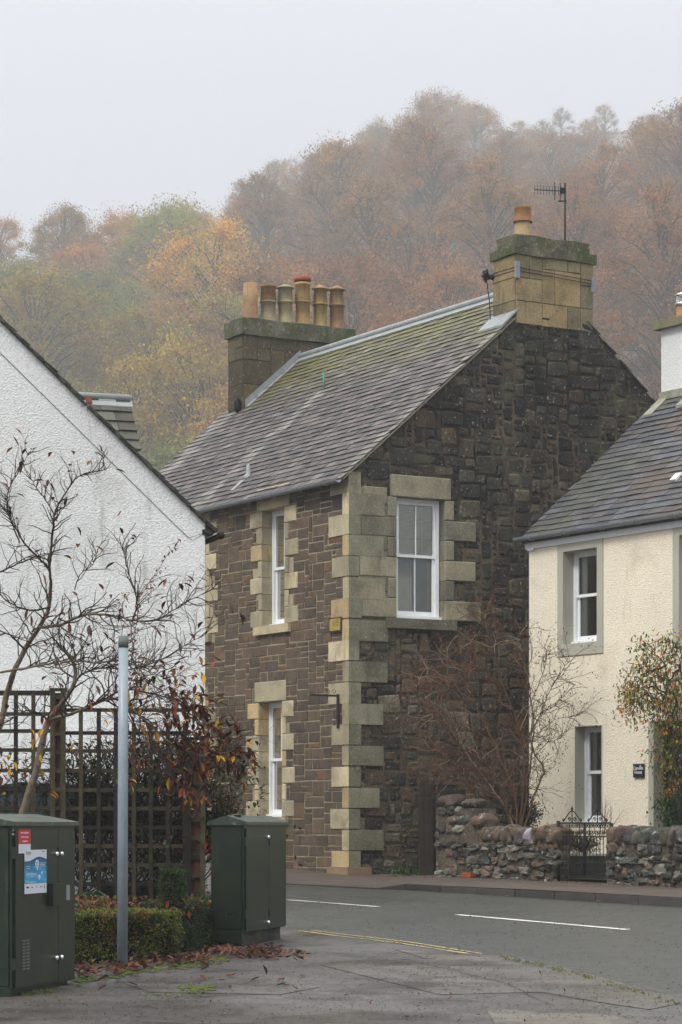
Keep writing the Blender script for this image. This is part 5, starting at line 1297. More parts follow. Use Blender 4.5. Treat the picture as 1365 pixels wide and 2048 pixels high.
for (px, py, n, yel) in ((425,1470,34,0), (455,1520,22,0), (400,1430,20,0), (378,1400,9,0), (478,1550,4,0),(15,1520,16,.6),(60,1495,8,.8),(210,1425,6,.7),(265,1560,2,1),(35,1545,10,.3),(60,1530,6,.5),(150,1500,4,.5),(385,1405,1,1),(95,1585,3,.4),(300,1440,9,.1),(335,1500,10,.1),(285,1500,6,.2),(360,1550,8,.05),(250,1370,6,.1),(320,1370,7,.1)):
    for k in range(n):
        p = P(px+R.gauss(0, 22 if n > 5 else 10), py+R.gauss(0, 24 if n > 5 else 10), 20.9+R.uniform(-.25,.35)); dd = (rvec(R)+Vector((.3,0,-.6))).normalized()
        c = rgb(208,160,50,.75) if R.random() < yel else R.choice(LC_)
        leaf(ml, p, dd, Vector((0,0,1)), R.uniform(.065, .10), R.uniform(.026, .038), tuple(v*R.uniform(.8,1.2) for v in c), fold=R.uniform(.1,.4), curl=R.uniform(-.1,.5))
ml.build('leaves', m_leaf, MG)

# --- creeper with small red leaves climbing behind the pole
CR_ = thing('red_creeper', P(268, 1700, 23.6), 'thin creeper with small red and olive leaves rising above the trellis', 'climber')
m = MB(); ml = MB(); tips = []
for path in ([(262,1560),(268,1480),(266,1400),(272,1330),(268,1270),(282,1200),(310,1150),(345,1100),(362,1078)], [(272,1330),(262,1260),(285,1190),(300,1160)], [(262,1420),(250,1330),(240,1215),(262,1180)], [(268,1480),(290,1420),(300,1370),(315,1400)], [(262,1560),(300,1500),(330,1440),(345,1420)]):
    q = [P(a, b, 23.2) for a, b in path]; fine = []
    for i in range(len(q)-1):
        for k in range(6): fine.append(q[i].lerp(q[i+1], k/6)+rvec(R)*.018)
    m.tube(fine, [.004*(1-.6*i/len(fine)) for i in range(len(fine))], 4, rgb(96,58,48,.5), cap=False)
    for i, p in enumerate(fine):
        for _ in range(3):
            px = CX+p.x/p.y*F_PX; py = HY-(p.z-CZ)/p.y*F_PX
            c = rgb(150,40,44,.7) if R.random() < .5 else (rgb(132,58,40,.6) if R.random() < .6 else rgb(124,122,60,.6))
            if py < 1140: c = rgb(128,56,52,.6)
            dd = rvec(R); pp = p+dd*R.uniform(.0, .05 if py > 1120 else .012)
            leaf(ml, pp, dd, Vector((0,0,1)), R.uniform(.025,.045), R.uniform(.015,.024), c)
m.build('stems', m_bark, CR_); ml.build('leaves', m_leaf, CR_)

# --- tangled climber on the trellis
TGL = thing('trellis_climber', P(280, 1800, TY+.3), 'dark tangled climber stems with scattered green leaves filling the trellis', 'climber')
m = MB(); ml = MB(); tips = []; cfgT = dict(step=.07, wob=.42, up=.02, levels=3, dens=(.5,.5,.35), spread=1.3, taper=.5, flat=.7)
for k in range(430):
    px = R.uniform(135, 405) if k > 22 else R.uniform(-340, 135); y0 = R.uniform(1560, 1810) if k > 34 else R.uniform(1450, 1800)
    grow(m, R, P(px, y0, TY+.12+R.uniform(0,.5)), Vector((R.gauss(0,.5),0,1)), R.uniform(.3,.75), .0075, 0, cfgT, tips, rgb(58,46,38,.4))
for p, d, l in tips:
    py = HY-(p.z-CZ)/p.y*F_PX; px = CX+p.x/p.y*F_PX
    if py > 1480 and R.random() < (.8 if px > 260 else .35):
        for _ in range(2):
            c = R.choice([rgb(62,84,38,.6), rgb(50,70,34,.5), rgb(80,96,44,.6), rgb(92,60,40,.5), rgb(70,58,36,.5)])
            leaf(ml, p+rvec(R)*.03, rvec(R), Vector((0,0,1)), R.uniform(.035,.07), R.uniform(.025,.045), c)
m.build('stems', m_bark, TGL); ml.build('leaves', m_leaf, TGL)

# --- bush with small orange green leaves at the trellis end
def leafbush(root, c, rx, ry, rz, n, pal, L, R, stems=14, stemcol=rgb(60,46,38,.42), clump=.22, droop=-.2):
    m = MB(); ml = MB(); base = Vector((c.x, c.y, c.z-rz)); cl = []
    for k in range(stems):
        v = rvec(R)*R.uniform(.5,1); e = c+Vector((v.x*rx, v.y*ry, v.z*rz)); mid = base.lerp(e, .5)+Vector((v.x*rx*.3,0,rz*.15))
        pts = [base.lerp(mid, t)*(1-t)+mid.lerp(e, t)*t for t in np.linspace(0, 1, 9)]
        m.tube(pts, [.011*(1-.75*i/8) for i in range(9)], 4, stemcol, cap=False); cl += [e, pts[6], pts[5]]
        for _ in range(4): 
            q = pts[R.randint(3,7)]; e2_ = q+rvec(R)*min(rx,rz)*.5; m.tube([q, q.lerp(e2_, .5)+rvec(R)*.02, e2_], [.005,.003,.0015], 3, stemcol, cap=False); cl.append(e2_)
    for k in range(n):
        q = R.choice(cl); p = q+Vector((R.gauss(0,1)*rx, R.gauss(0,1)*ry, R.gauss(0,1)*rz))*clump
        cc = R.choice(pal); leaf(ml, p, (rvec(R)+Vector((0,0,droop))).normalized(), Vector((0,0,1)), L*R.uniform(.7,1.3), L*R.uniform(.4,.6), tuple(v*R.uniform(.75,1.25) for v in cc))
    m.build('stems', m_bark, root); ml.build('leaves', m_leaf, root)
ob_ = thing('autumn_bush', P(440, 1800, 24.6), 'loose bush of olive and orange leaves behind the smaller cabinet', 'bush')
PALO = [rgb(96,84,40,.55), rgb(120,76,40,.55), rgb(70,76,36,.5), rgb(140,84,44,.6), rgb(88,58,38,.5)]
leafbush(ob_, P(432, 1618, 24.6), .19, .2, .38, 1500, PALO, .04, R, stems=22)

# --- box hedges and clipped topiary: leafy skin over a twiggy core
PALH = [rgb(112,120,54,0.93), rgb(92,104,46,0.88), rgb(72,88,40,0.78), rgb(128,126,62,0.97), rgb(60,74,36,0.72), rgb(136,116,58,0.88)]
PALG = [rgb(62,88,46,0.84), rgb(50,74,40,0.72), rgb(76,100,52,0.88), rgb(44,62,36,0.68)]
def hedge_quad(m, p, nrm, R, s_, c): 
    d = (nrm+rvec(R)*.9).normalized(); leaf(m, p, d, rvec(R), s_*R.uniform(.7,1.3), s_*.55, c)
def hedge_box(root, f, x0, x1, d0, d1, z0, z1, n, pal, R, s_=.022):
    m = MB(); g = .035; m.obox(f.pt(x0+g, z0, d0+g), f.A(x1-x0-2*g), f.Nn(d1-d0-2*g), (0,0,z1-z0-g)); m.build('core', mat('hedge_core', rgb(26,28,18,.5), 1, col=False), root)
    ml = MB(); A = [(x1-x0)*(z1-z0)*1.5, (d1-d0)*(z1-z0), (x1-x0)*(d1-d0), (d1-d0)*(z1-z0)]; tot = sum(A)
    for k in range(n):
        t = R.random()*tot; u, v = R.random(), R.random()
        if t < A[0]: p = f.pt(x0+(x1-x0)*u, z0+(z1-z0)*v, d1); nr = f.Nn()
        elif t < A[0]+A[1]: p = f.pt(x1, z0+(z1-z0)*v, d0+(d1-d0)*u); nr = f.A()
        elif t < tot-A[3]: p = f.pt(x0+(x1-x0)*u, z1, d0+(d1-d0)*v); nr = Vector((0,0,1))
        else: p = f.pt(x0, z0+(z1-z0)*v, d0+(d1-d0)*u); nr = -f.A()
        w_ = noise.noise(p*3.5)*.05+noise.noise(p*11)*.03; p = p+nr*(w_-R.uniform(0,.045))
        tone = noise.noise(p*6+Vector((9,0,0))); i = min(len(pal)-1, max(0, int((tone+.5)*len(pal)+R.uniform(-1.5,1.5))))
        c = tuple(q*R.uniform(.7,1.3) for q in pal[i])
        if nr.z < .5 and (p.z-z0) < .1 and R.random() < .5: continue
        hedge_quad(ml, p, nr, R, s_, c)
    ml.build('leaves', m_leaf, root)
hA = G(150, 1930, .02); hB = G(362, 1918, .02)
fh = WF((hA.x, hA.y), (hB.x-hA.x, hB.y-hA.y), (hB.y-hA.y, -(hB.x-hA.x))); 
if fh.n.y > 0: fh.n = -fh.n
HL = math.hypot(hB.x-hA.x, hB.y-hA.y)
h1 = thing('box_hedge', fh.pt(HL/2, .47), 'low clipped box hedge running behind the grey pole', 'hedge')
hedge_box(h1, fh, -.7, HL, -.34, 0, gz(0, 21)-.02, CZ-172/F_PX*21.3, 19000, PALH, R)
hc = G(374, 1905, .02); fh2 = WF((hc.x, hc.y), (.25, 1), (1, -.25)); 
h2 = thing('box_hedge', fh2.pt(.8, .5), 'dark box hedge in the shade behind the smaller cabinet', 'hedge')
hedge_box(h2, fh2, .0, 1.7, -.42, .02, gz(0,22.5)-.02, CZ-150/F_PX*22.6, 9000, PALG, R)
tb_ = P(346, 1830, 22.1); tr_ = 27.5/F_PX*22.1; tt = P(346, 1740, 22.1).z
TO = thing('clipped_shrub', (tb_.x, tb_.y, .5), 'small clipped cylinder shaped green box shrub between trellis and hedge', 'shrub')
m = MB(); m.lathe((tb_.x, tb_.y, .5), [(tr_*.8,0),(tr_*.85,tt-.58),(tr_*.6,tt-.54)], 16); m.build('core', MATS['hedge_core'], TO)
ml = MB()
for k in range(4200):
    a = R.uniform(0, 6.283); z = R.uniform(.7, tt)
    if R.random() < .2: rr_ = tr_*math.sqrt(R.random()); p = Vector((tb_.x+rr_*math.cos(a), tb_.y+rr_*math.sin(a), tt-.03*(rr_/tr_)**4)); nr = Vector((0,0,1))
    else: q = tr_*(1-.15*max(0,(z-tt+.08)/.08)); nr = Vector((math.cos(a), math.sin(a), 0)); p = Vector((tb_.x, tb_.y, z))+nr*(q+noise.noise(Vector((a*2,z*8,0)))*.02-R.uniform(0,.025))
    hedge_quad(ml, p, nr, R, .02, tuple(v*R.uniform(.7,1.3) for v in R.choice(PALG+[rgb(88,108,56,.5)])))
ml.build('leaves', m_leaf, TO)
# rhododendron sprig and low orange ground plants
RH = thing('broad_leaf_plant', P(190, 1800, 22.3), 'low plant with broad green leaves between the cabinet and the pole', 'plant')
m = MB(); c = P(188, 1788, 22.3); m.tube([c-Vector((0,0,.35)), c], .006, 5, BD); m.build('stem', m_bark, RH); ml = MB()
for a, L in ((.25,.13),(2.9,.12),(1.2,.10),(-.2,.14),(3.6,.09),(.8,.11),(2.2,.11)): leaf(ml, c, Vector((math.cos(a), -.4, .25*math.sin(a)+.05)), Vector((0,0,1)), L, .045, rgb(66,104,62,.6), curl=.3)
ml.build('leaves', m_leaf, RH)
GC = MB()
for k in range(800):
    px = R.choice([R.uniform(150,215), R.uniform(150,420)]); p = P(px, R.uniform(1783,1826)+R.uniform(0,8), R.uniform(21.6,23.2)); p.z = min(p.z, .95)
    leaf(GC, p, rvec(R), Vector((0,0,1)), R.uniform(.03,.07), R.uniform(.02,.035), tuple(v*R.uniform(.7,1.2) for v in R.choice([rgb(170,110,56,.6), rgb(130,80,50,.55), rgb(120,122,60,.5), rgb(92,62,46,.5)])))
tag(GC.build('ground_cover', m_leaf), 'orange and brown leaf ground cover behind the hedge', 'ground cover', kind='stuff')

# --- bare shrub before the stone gable
BS = thing('bare_shrub', P(1030, 1700, 36.9), 'bare reddish brown shrub with spreading twigs against the dark stone gable', 'shrub')
m = MB(); tips = []; TW = [rgb(124,102,82,.6), rgb(128,92,70,.6), rgb(160,140,120,.7), rgb(104,80,64,.5), rgb(112,86,66,.55)]
cfgS = dict(step=.07, wob=.42, up=.0, levels=3, dens=(.6,.6,.5,.3), spread=.8, taper=.42, flat=.9)
base = P(1025, 1700, 36.9)
SHL = [([(1030,1690),(1022,1640),(1000,1600),(975,1565),(950,1530),(925,1490),(905,1440),(880,1400)],9), ([(1030,1690),(1010,1610),(985,1545),(955,1515),(918,1492),(895,1455),(870,1430)],7), ([(1030,1690),(1035,1620),(1020,1560),(990,1490),(955,1420),(935,1360),(920,1300)],8),
       ([(1035,1690),(1045,1610),(1050,1540),(1040,1460),(1010,1380),(990,1310),(975,1260),(965,1225)],8), ([(1035,1690),(1052,1600),(1062,1520),(1068,1450),(1060,1380),(1050,1320),(1040,1270)],7), ([(1040,1690),(1062,1610),(1085,1555),(1088,1535),(1070,1505),(1060,1470),(1075,1430),(1110,1410),(1150,1370)],7),
       ([(1060,1470),(1085,1420),(1100,1380),(1120,1350),(1140,1320)],4), ([(1000,1600),(960,1580),(920,1560),(880,1550)],4), ([(1040,1460),(1065,1400),(1085,1350),(1095,1310)],4), ([(1030,1640),(990,1590),(940,1560),(900,1520),(870,1490)],5), ([(990,1490),(950,1460),(905,1450),(850,1400),(840,1380)],4), ([(1020,1560),(1045,1500),(1075,1470),(1110,1440),(1160,1430)],4), ([(955,1420),(915,1390),(880,1370),(850,1360)],3.5), ([(1010,1380),(975,1350),(950,1330),(910,1330),(885,1305)],3.5), ([(1062,1520),(1090,1490),(1115,1480),(1130,1470)],3)]
for path, r0 in SHL:
    dy = R.uniform(-.35,.45); q = [P(a, b, 36.9+dy*(i/len(path))) for i, (a, b) in enumerate(path)]; fine = []; n = len(q)
    for i in range(n-1):
        a, b, c, d = q[max(i-1,0)], q[i], q[i+1], q[min(i+2,n-1)]
        for k in range(4): t = k/4; fine.append(.5*((2*b)+(c-a)*t+(2*a-5*b+4*c-d)*t*t+(3*b-a-3*c+d)*t**3)+rvec(R)*.012)
    fine.append(q[-1]); nn_ = len(fine); rad = [max(.005, r0*.36*37/F_PX*(1-.85*i/nn_)) for i in range(nn_)]
    m.tube(fine, rad, 6, R.choice(TW), cap=False)
    for i in range(5, nn_):
        for _ in range(3):
            if R.random() < (.95 if CX+fine[i].x/fine[i].y*F_PX < 1062 else .5): grow(m, R, fine[i], ((fine[i]-fine[i-1]).normalized()*.6+rvec(R)*.8+Vector((0,0,.15))), R.uniform(.2,.6), .0052, 1, cfgS, tips, R.choice(TW))
m.build('branches', m_bark, BS); ml = MB()
for p, d, l in tips:
    px = CX+p.x/p.y*F_PX
    for k in range(2):
        if R.random() < .62:
            q = p-d*R.uniform(0,.12)
            c = R.choice([rgb(160,74,48,.65), rgb(130,68,46,.6), rgb(96,60,46,.5)]) if px < 1062 else rgb(76,60,50,.45)
            leaf(ml, q, (d+rvec(R)).normalized(), Vector((0,0,1)), R.uniform(.02,.045), .018, c)
ml.build('buds', m_leaf, BS)
# dead brown bush beside it, and pots of weeds
DB = thing('withered_bush', P(1048, 1660, 37.2), 'dark withered brown bush at the foot of the cream house corner', 'bush')
leafbush(DB, P(1046, 1618, 37.4), .26, .2, .34, 1500, [rgb(70,50,38,.45), rgb(54,40,32,.4), rgb(88,58,42,.5)], .05, R, stems=20, clump=.2)
PB = thing('low_bush', P(1172, 1690, 35.3), 'small green bush growing in the trough behind the iron gate', 'bush')
leafbush(PB, P(1168, 1683, 35.2)+Vector((0,0,.02)), .28, .14, .14, 900, [rgb(96,112,60,.55), rgb(76,92,48,.5), rgb(150,90,60,.5)], .045, R, stems=12)
TWG = thing('bare_twigs', P(1215, 1680, 35.6), 'thin bare twigs rising behind the iron gate below the house sign', 'shrub')
m = MB(); tips = []
for k in range(9): grow(m, R, P(1205+R.uniform(-14,14), 1672, 35.4), Vector((R.uniform(-.7,.9), 0, 1)), R.uniform(.35,.55), .005, 1, dict(step=.06, wob=.12, up=.02, levels=2, dens=(.5,.4), spread=.7, taper=.4), tips, rgb(112,72,58,.5))
m.build('stems', m_bark, TWG)
# --- climbing plant at the door of the cream house
CP_ = thing('climbing_rose', FC.pt(3.1, .86, .3), 'leafy climber with orange and green leaves hanging over the cottage doorway', 'climber')
m = MB(); ml = MB(); PALC = [rgb(196,140,52,.66), rgb(150,140,62,.6), rgb(108,124,62,.54), rgb(84,104,54,.48), rgb(168,150,66,.6), rgb(196,122,52,.6), rgb(112,126,66,.54)]
cl = []
RC = random.Random(77)
stems_ = [[(1372,1700),(1368,1600),(1352,1500),(1345,1430),(1338,1390),(1320,1350),(1290,1330),(1255,1325)], [(1368,1600),(1360,1480),(1352,1400),(1330,1330),(1295,1295),(1275,1285)], [(1372,1640),(1375,1500),(1370,1400),(1362,1330),(1352,1290),(1330,1278)],
          [(1345,1430),(1320,1400),(1290,1390),(1262,1400),(1245,1425)], [(1338,1390),(1305,1370),(1275,1380),(1255,1395)], [(1372,1640),(1345,1600),(1335,1560),(1340,1500)], [(1380,1420),(1400,1350),(1390,1290),(1365,1270)], [(1372,1700),(1350,1660),(1345,1640),(1348,1600)], [(1330,1330),(1300,1345),(1280,1360),(1262,1368)], [(1352,1400),(1345,1450),(1335,1480),(1330,1520)],[(1362,1330),(1340,1360),(1320,1420),(1300,1440)]]
for path in stems_:
    dd = RC.uniform(-.25, .2); q = [P(a, b, 35.2+dd) for a, b in path]; fine = []
    for i in range(len(q)-1):
        for k in range(5): fine.append(q[i].lerp(q[i+1], k/5)+rvec(RC)*.02)
    fine.append(q[-1]); m.tube(fine, [.014*(1-.8*i/len(fine)) for i in range(len(fine))], 5, rgb(58,44,38,.42), cap=False); cl += fine[4:]
for k in range(60):
    q = RC.choice(cl); e = q+Vector((RC.gauss(0,.16), RC.gauss(0,.1), RC.gauss(-.02,.16))); m.tube([q, q.lerp(e,.5)+rvec(RC)*.03, e], [.005,.004,.002], 3, rgb(58,44,38,.42), cap=False); cl += [e, q.lerp(e,.6)]
for k in range(4300):
    q = RC.choice(cl); p = q+Vector((RC.gauss(0,.085), RC.gauss(0,.08), RC.gauss(-.03,.085))); py = HY-(p.z-CZ)/p.y*F_PX
    t = noise.noise(p*3.2); i = int((t+.5)*7+RC.uniform(-1.2,1.2)); c = PALC[max(0,min(6,i))]
    if py > 1590: c = RC.choice([rgb(62,92,46,.55), rgb(88,112,58,.55), rgb(50,74,40,.45)])
    leaf(ml, p, (rvec(RC)+Vector((-.1,0,-.7))).normalized(), Vector((0,0,1)), RC.uniform(.05,.085), RC.uniform(.022,.034), tuple(v*RC.uniform(1.0,1.6) for v in c))
m.build('stems', m_bark, CP_); ml.build('leaves', m_leaf, CP_)
# weeds at the foot of the gable
WD_ = thing('weeds', P(812, 1742, 37.8), 'small bright green weeds at the foot of the stone gable', 'weeds')
ml = MB()
for k in range(420):
    px = R.gauss(815, 16); p = P(px, 1738, 37.9+R.uniform(-.25,.1)); p.z = .87+abs(R.gauss(0,.045)); leaf(ml, p, (rvec(R)+Vector((0,0,.5))).normalized(), Vector((0,0,1)), R.uniform(.03,.06), .022, tuple(v*R.uniform(.7,1.2) for v in R.choice([rgb(92,122,48,.6), rgb(70,98,40,.55)])))
ml.build('leaves', m_leaf, WD_)
# --- creeper on the foot of the white wall / stone front, left
IV = thing('wall_creeper', FF.pt(4.0, 1.0, .05), 'thin creeper on the stone front beside the white gable', 'climber')
ml = MB(); m = MB(); tips = []
for k in range(30): 
    x = R.uniform(3.3, 4.7); z = R.uniform(1.6, 3.2); p = FF.pt(x, z, .06); q = FF.pt(x+R.uniform(-.3,.3), z+R.uniform(.2,.6), .06); m.tube([p, p.lerp(q,.5)+FF.A(R.uniform(-.06,.06)), q], .004, 3, rgb(84,72,60,.45), cap=False); tips += [p, q]
for k in range(500):
    p = R.choice(tips)+FF.A(R.gauss(0,.13))+Vector((0,0,R.gauss(0,.16)))+FF.Nn(R.uniform(0,.06)); leaf(ml, p, rvec(R), Vector((0,0,1)), R.uniform(.03,.05), .03, R.choice([rgb(104,110,66,.5), rgb(84,92,54,.5), rgb(120,100,66,.5)]))
m.build('stems', m_bark, IV); ml.build('leaves', m_leaf, IV)

# --- fallen leaves and moss
ml = MB(); R = random.Random(91)
def lay(px, py, big=True, up=0):
    p = G(px, py, .03); p.z += .004+up; d = Vector((R.gauss(0,1), R.gauss(0,1), R.uniform(0,.35))).normalized()
    c = R.choice([rgb(108,58,44,.58), rgb(130,74,52,.6), rgb(92,58,50,.52), rgb(150,90,60,.62), rgb(84,54,46,.48), rgb(124,84,64,.6)])
    L = R.uniform(.06,.11) if big else R.uniform(.02,.04); leaf(ml, p, d, Vector((0,0,1)), L, L*.42, tuple(v*R.uniform(.8,1.2) for v in c), fold=R.uniform(.1,.5), curl=R.uniform(-.3,.2))
for k in range(430):
    u = R.random(); px = 150+u*400; py = 1942-38*u+R.gauss(0,7)+(6 if px < 300 else 0)
    if px > 420: py = 1908+R.gauss(0,5)
    lay(px, py, up=R.uniform(0,.03))
for k in range(60): lay(R.uniform(480,620), R.gauss(1912,6))
for k in range(26): lay(R.uniform(150,620), R.uniform(1930,1985))
for k in range(150): lay(R.uniform(0,1365), R.uniform(1925,2048), False)
for px, py in ((601,1953),(545,1905),(560,1911)): lay(px, py)
tag(ml.build('leaf_litter', m_leaf), 'brown fallen leaves drifted along the hedge and scattered on the pavement', 'fallen leaves', kind='stuff')
ml = MB()
for k in range(900):                                      # litter along the far wall
    u = R.random(); p = Vector((WL.x-1.2, WL.y+1.6, 0)).lerp(Vector((WR.x+2, WR.y-3, 0)), u)+Vector((-.3*R.random()**2, -.9*R.random()**2-.02, 0)); p.z = .875-.01*0+(.875-.02)*0; t = min(1, max(0, (38.6-p.y)/6.1)); p.z = .868-.045*t
    L = R.uniform(.012,.03); leaf(ml, p, Vector((R.gauss(0,1), R.gauss(0,1), R.uniform(0,.3))), Vector((0,0,1)), L, L*.6, R.choice([rgb(140,100,72,.6), rgb(170,140,110,.6), rgb(110,70,50,.55), rgb(92,70,56,.5)]))
for px, py in ((1010,1792),(1063,1740),(1190,1803)): 
    p = G(px, py, .02); leaf(ml, p, Vector((1,.2,.1)), Vector((0,0,1)), .09, .04, rgb(196,110,56,.65))
tag(ml.build('footway_litter', m_leaf), 'small dry leaf crumbs along the foot of the garden wall', 'fallen leaves', kind='stuff')
ml = MB()
def moss_at(px, py, s_, off=.026):
    p = G(px, py, off); n = R.randint(5,8); a0 = R.uniform(0,6.28); pts = []
    for k in range(n): a = a0+2*math.pi*k/n; rr_ = s_*R.uniform(.6,1.3); pts.append(Vector((p.x+rr_*math.cos(a), p.y+rr_*1.5*math.sin(a), 0)))
    for q in pts: q.z = gz(q.x,q.y)+off+.004
    c = Vector((p.x, p.y, p.z+R.uniform(.008,.02))); cc = tuple(v*R.uniform(.8,1.3) for v in (1,1,1))
    ml.idx(pts+[c], [(k, (k+1) % n, n) for k in range(n)], cc, True)
for k in range(380):
    u = R.random(); px = 148+u*310; py = 1962-46*u+R.gauss(0,4.5); 
    if noise.noise(Vector((px*.02, py*.05, 0))) > -.18: moss_at(px, py, R.uniform(.008,.028))
for k in range(70): moss_at(R.gauss(400,14), R.gauss(1977,3), R.uniform(.01,.03))
for k in range(40): moss_at(R.gauss(345,30), R.gauss(1992,2), R.uniform(.006,.014))
for k in range(60): moss_at(R.uniform(470,520), 1905+R.gauss(0,2), R.uniform(.01,.02))
for k in range(60): moss_at(R.uniform(40,105), 1990-.18*(R.uniform(40,105)-40)+R.gauss(0,2), R.uniform(.006,.018))
for a, b, n_, s_ in (((1000,1914),(1150,1948),110,.009), ((1150,1948),(1365,2010),120,.008), ((820,1928),(930,1978),40,.005), ((860,1960),(920,2000),16,.005)):
    for k in range(n_): t = R.random(); moss_at(a[0]+(b[0]-a[0])*t+R.gauss(0,3), a[1]+(b[1]-a[1])*t+R.gauss(0,2.2), R.uniform(.4,1.3)*s_)
gr = MB()
for k in range(6500):
    far_ = R.random() < .35
    px, py = R.uniform(0,1365), (R.uniform(1790,1905) if far_ else R.uniform(1900,2048))
    p = G(px, py, .0); on_road = py < 1905 or (px > 1000 and py < 1912+(px-1000)*.25)
    s_ = R.uniform(.003,.008)*(1 if not far_ else 1.3); off = .006 if on_road else .031
    c = R.choice([rgb(130,122,112,.5), rgb(60,54,50,.5), rgb(44,40,38,.5), rgb(112,80,62,.5), rgb(140,134,122,.5), rgb(74,68,62,.5)])
    a = R.uniform(0,3.14); d = Vector((math.cos(a), math.sin(a)*1.6, 0))*s_; e = Vector((-d.y, d.x, 0))*.7
    q = Vector((p.x, p.y, gz(p.x,p.y)+off)); gr.idx([q+d, q+e, q-d, q-e, q+Vector((0,0,s_*.8))], [(0,1,4),(1,2,4),(2,3,4),(3,0,4)], c, False)
tag(gr.build('grit', mat('grit', (1,1,1), .8)), 'loose grit and crumbs scattered over road and pavement', 'grit', kind='stuff')
tag(ml.build('moss_patches', m_moss), 'bright green moss on the pavement edge and kerb joints', 'moss', kind='stuff')

# ------------------------------------------------------------------ PARKED CAR behind the trellis
def car(cx, cy, z, label):
    root = thing('parked_car', (cx, cy, z), label, 'car'); pm = mat('car_white_paint', rgb(206,210,216,.9), .25, col=False, spec=.6, coat=.5); gm = mat('car_glass', rgb(30,36,42,.6), .08, col=False, spec=.8)
    # side profile seen from the road, tail at +x
    prof = [(-2.0,.25),(-2.02,.55),(-1.95,.72),(-1.15,.88),(-.95,.92),(.95,.95),(1.85,.93),(1.98,.75),(2.0,.35),(1.9,.22),(1.72,.22),(1.6,.42),(1.3,.5),(1.0,.42),(.88,.2),(-.88,.2),(-1.0,.42),(-1.3,.5),(-1.6,.42),(-1.72,.22),(-1.9,.2)]
    m = MB(); m.prism([Vector((cx+x, cy-.82, z+h)) for x, h in prof], (0,1.64,0)); m.build('body', pm, root)
    m = MB(); rp = [(-1.05,.90),(-.35,1.36),(.2,1.44),(1.0,1.42),(1.55,1.25),(1.88,.93)]; b = [Vector((cx+x, cy-.74, z+h)) for x, h in rp]; t = [Vector((cx+x*.96, cy-.60, z+h)) for x, h in rp]
    m.prism([Vector((cx+x, cy-.66, z+h)) for x, h in rp], (0,1.32,0)); m.build('cabin', gm, root)
    m = MB(); m.prism([Vector((cx+x, cy-.68, z+h)) for x, h in ((-.38,1.36),(.2,1.45),(1.0,1.43),(1.5,1.28),(1.5,1.31),(1.0,1.465),(.2,1.485),(-.38,1.39))], (0,1.36,0)); m.build('roof', pm, root)
    for x in (-1.3, 1.3):
        for y in (-.8, .62): m = MB(); n = 24; m.prism([Vector((cx+x+.31*math.cos(k*2*math.pi/n), cy+y, z+.31+.31*math.sin(k*2*math.pi/n))) for k in range(n)], (0,.2,0)); wl = m.build('wheel', mat('tyre', rgb(28,28,28,.6), .8, col=False), root)
    for y in (-.84, .5): m = MB(); m.box(cx+1.72, cx+2.01, cy+y, cy+y+.34, z+.72, z+.90); m.build('tail_light', mat('tail_light_red', rgb(190,34,30,.8), .25, col=False), root)
    return root
car(-3.36, 26.1, gz(0,26.1), 'white parked car glimpsed through the trellis, with red tail lights')
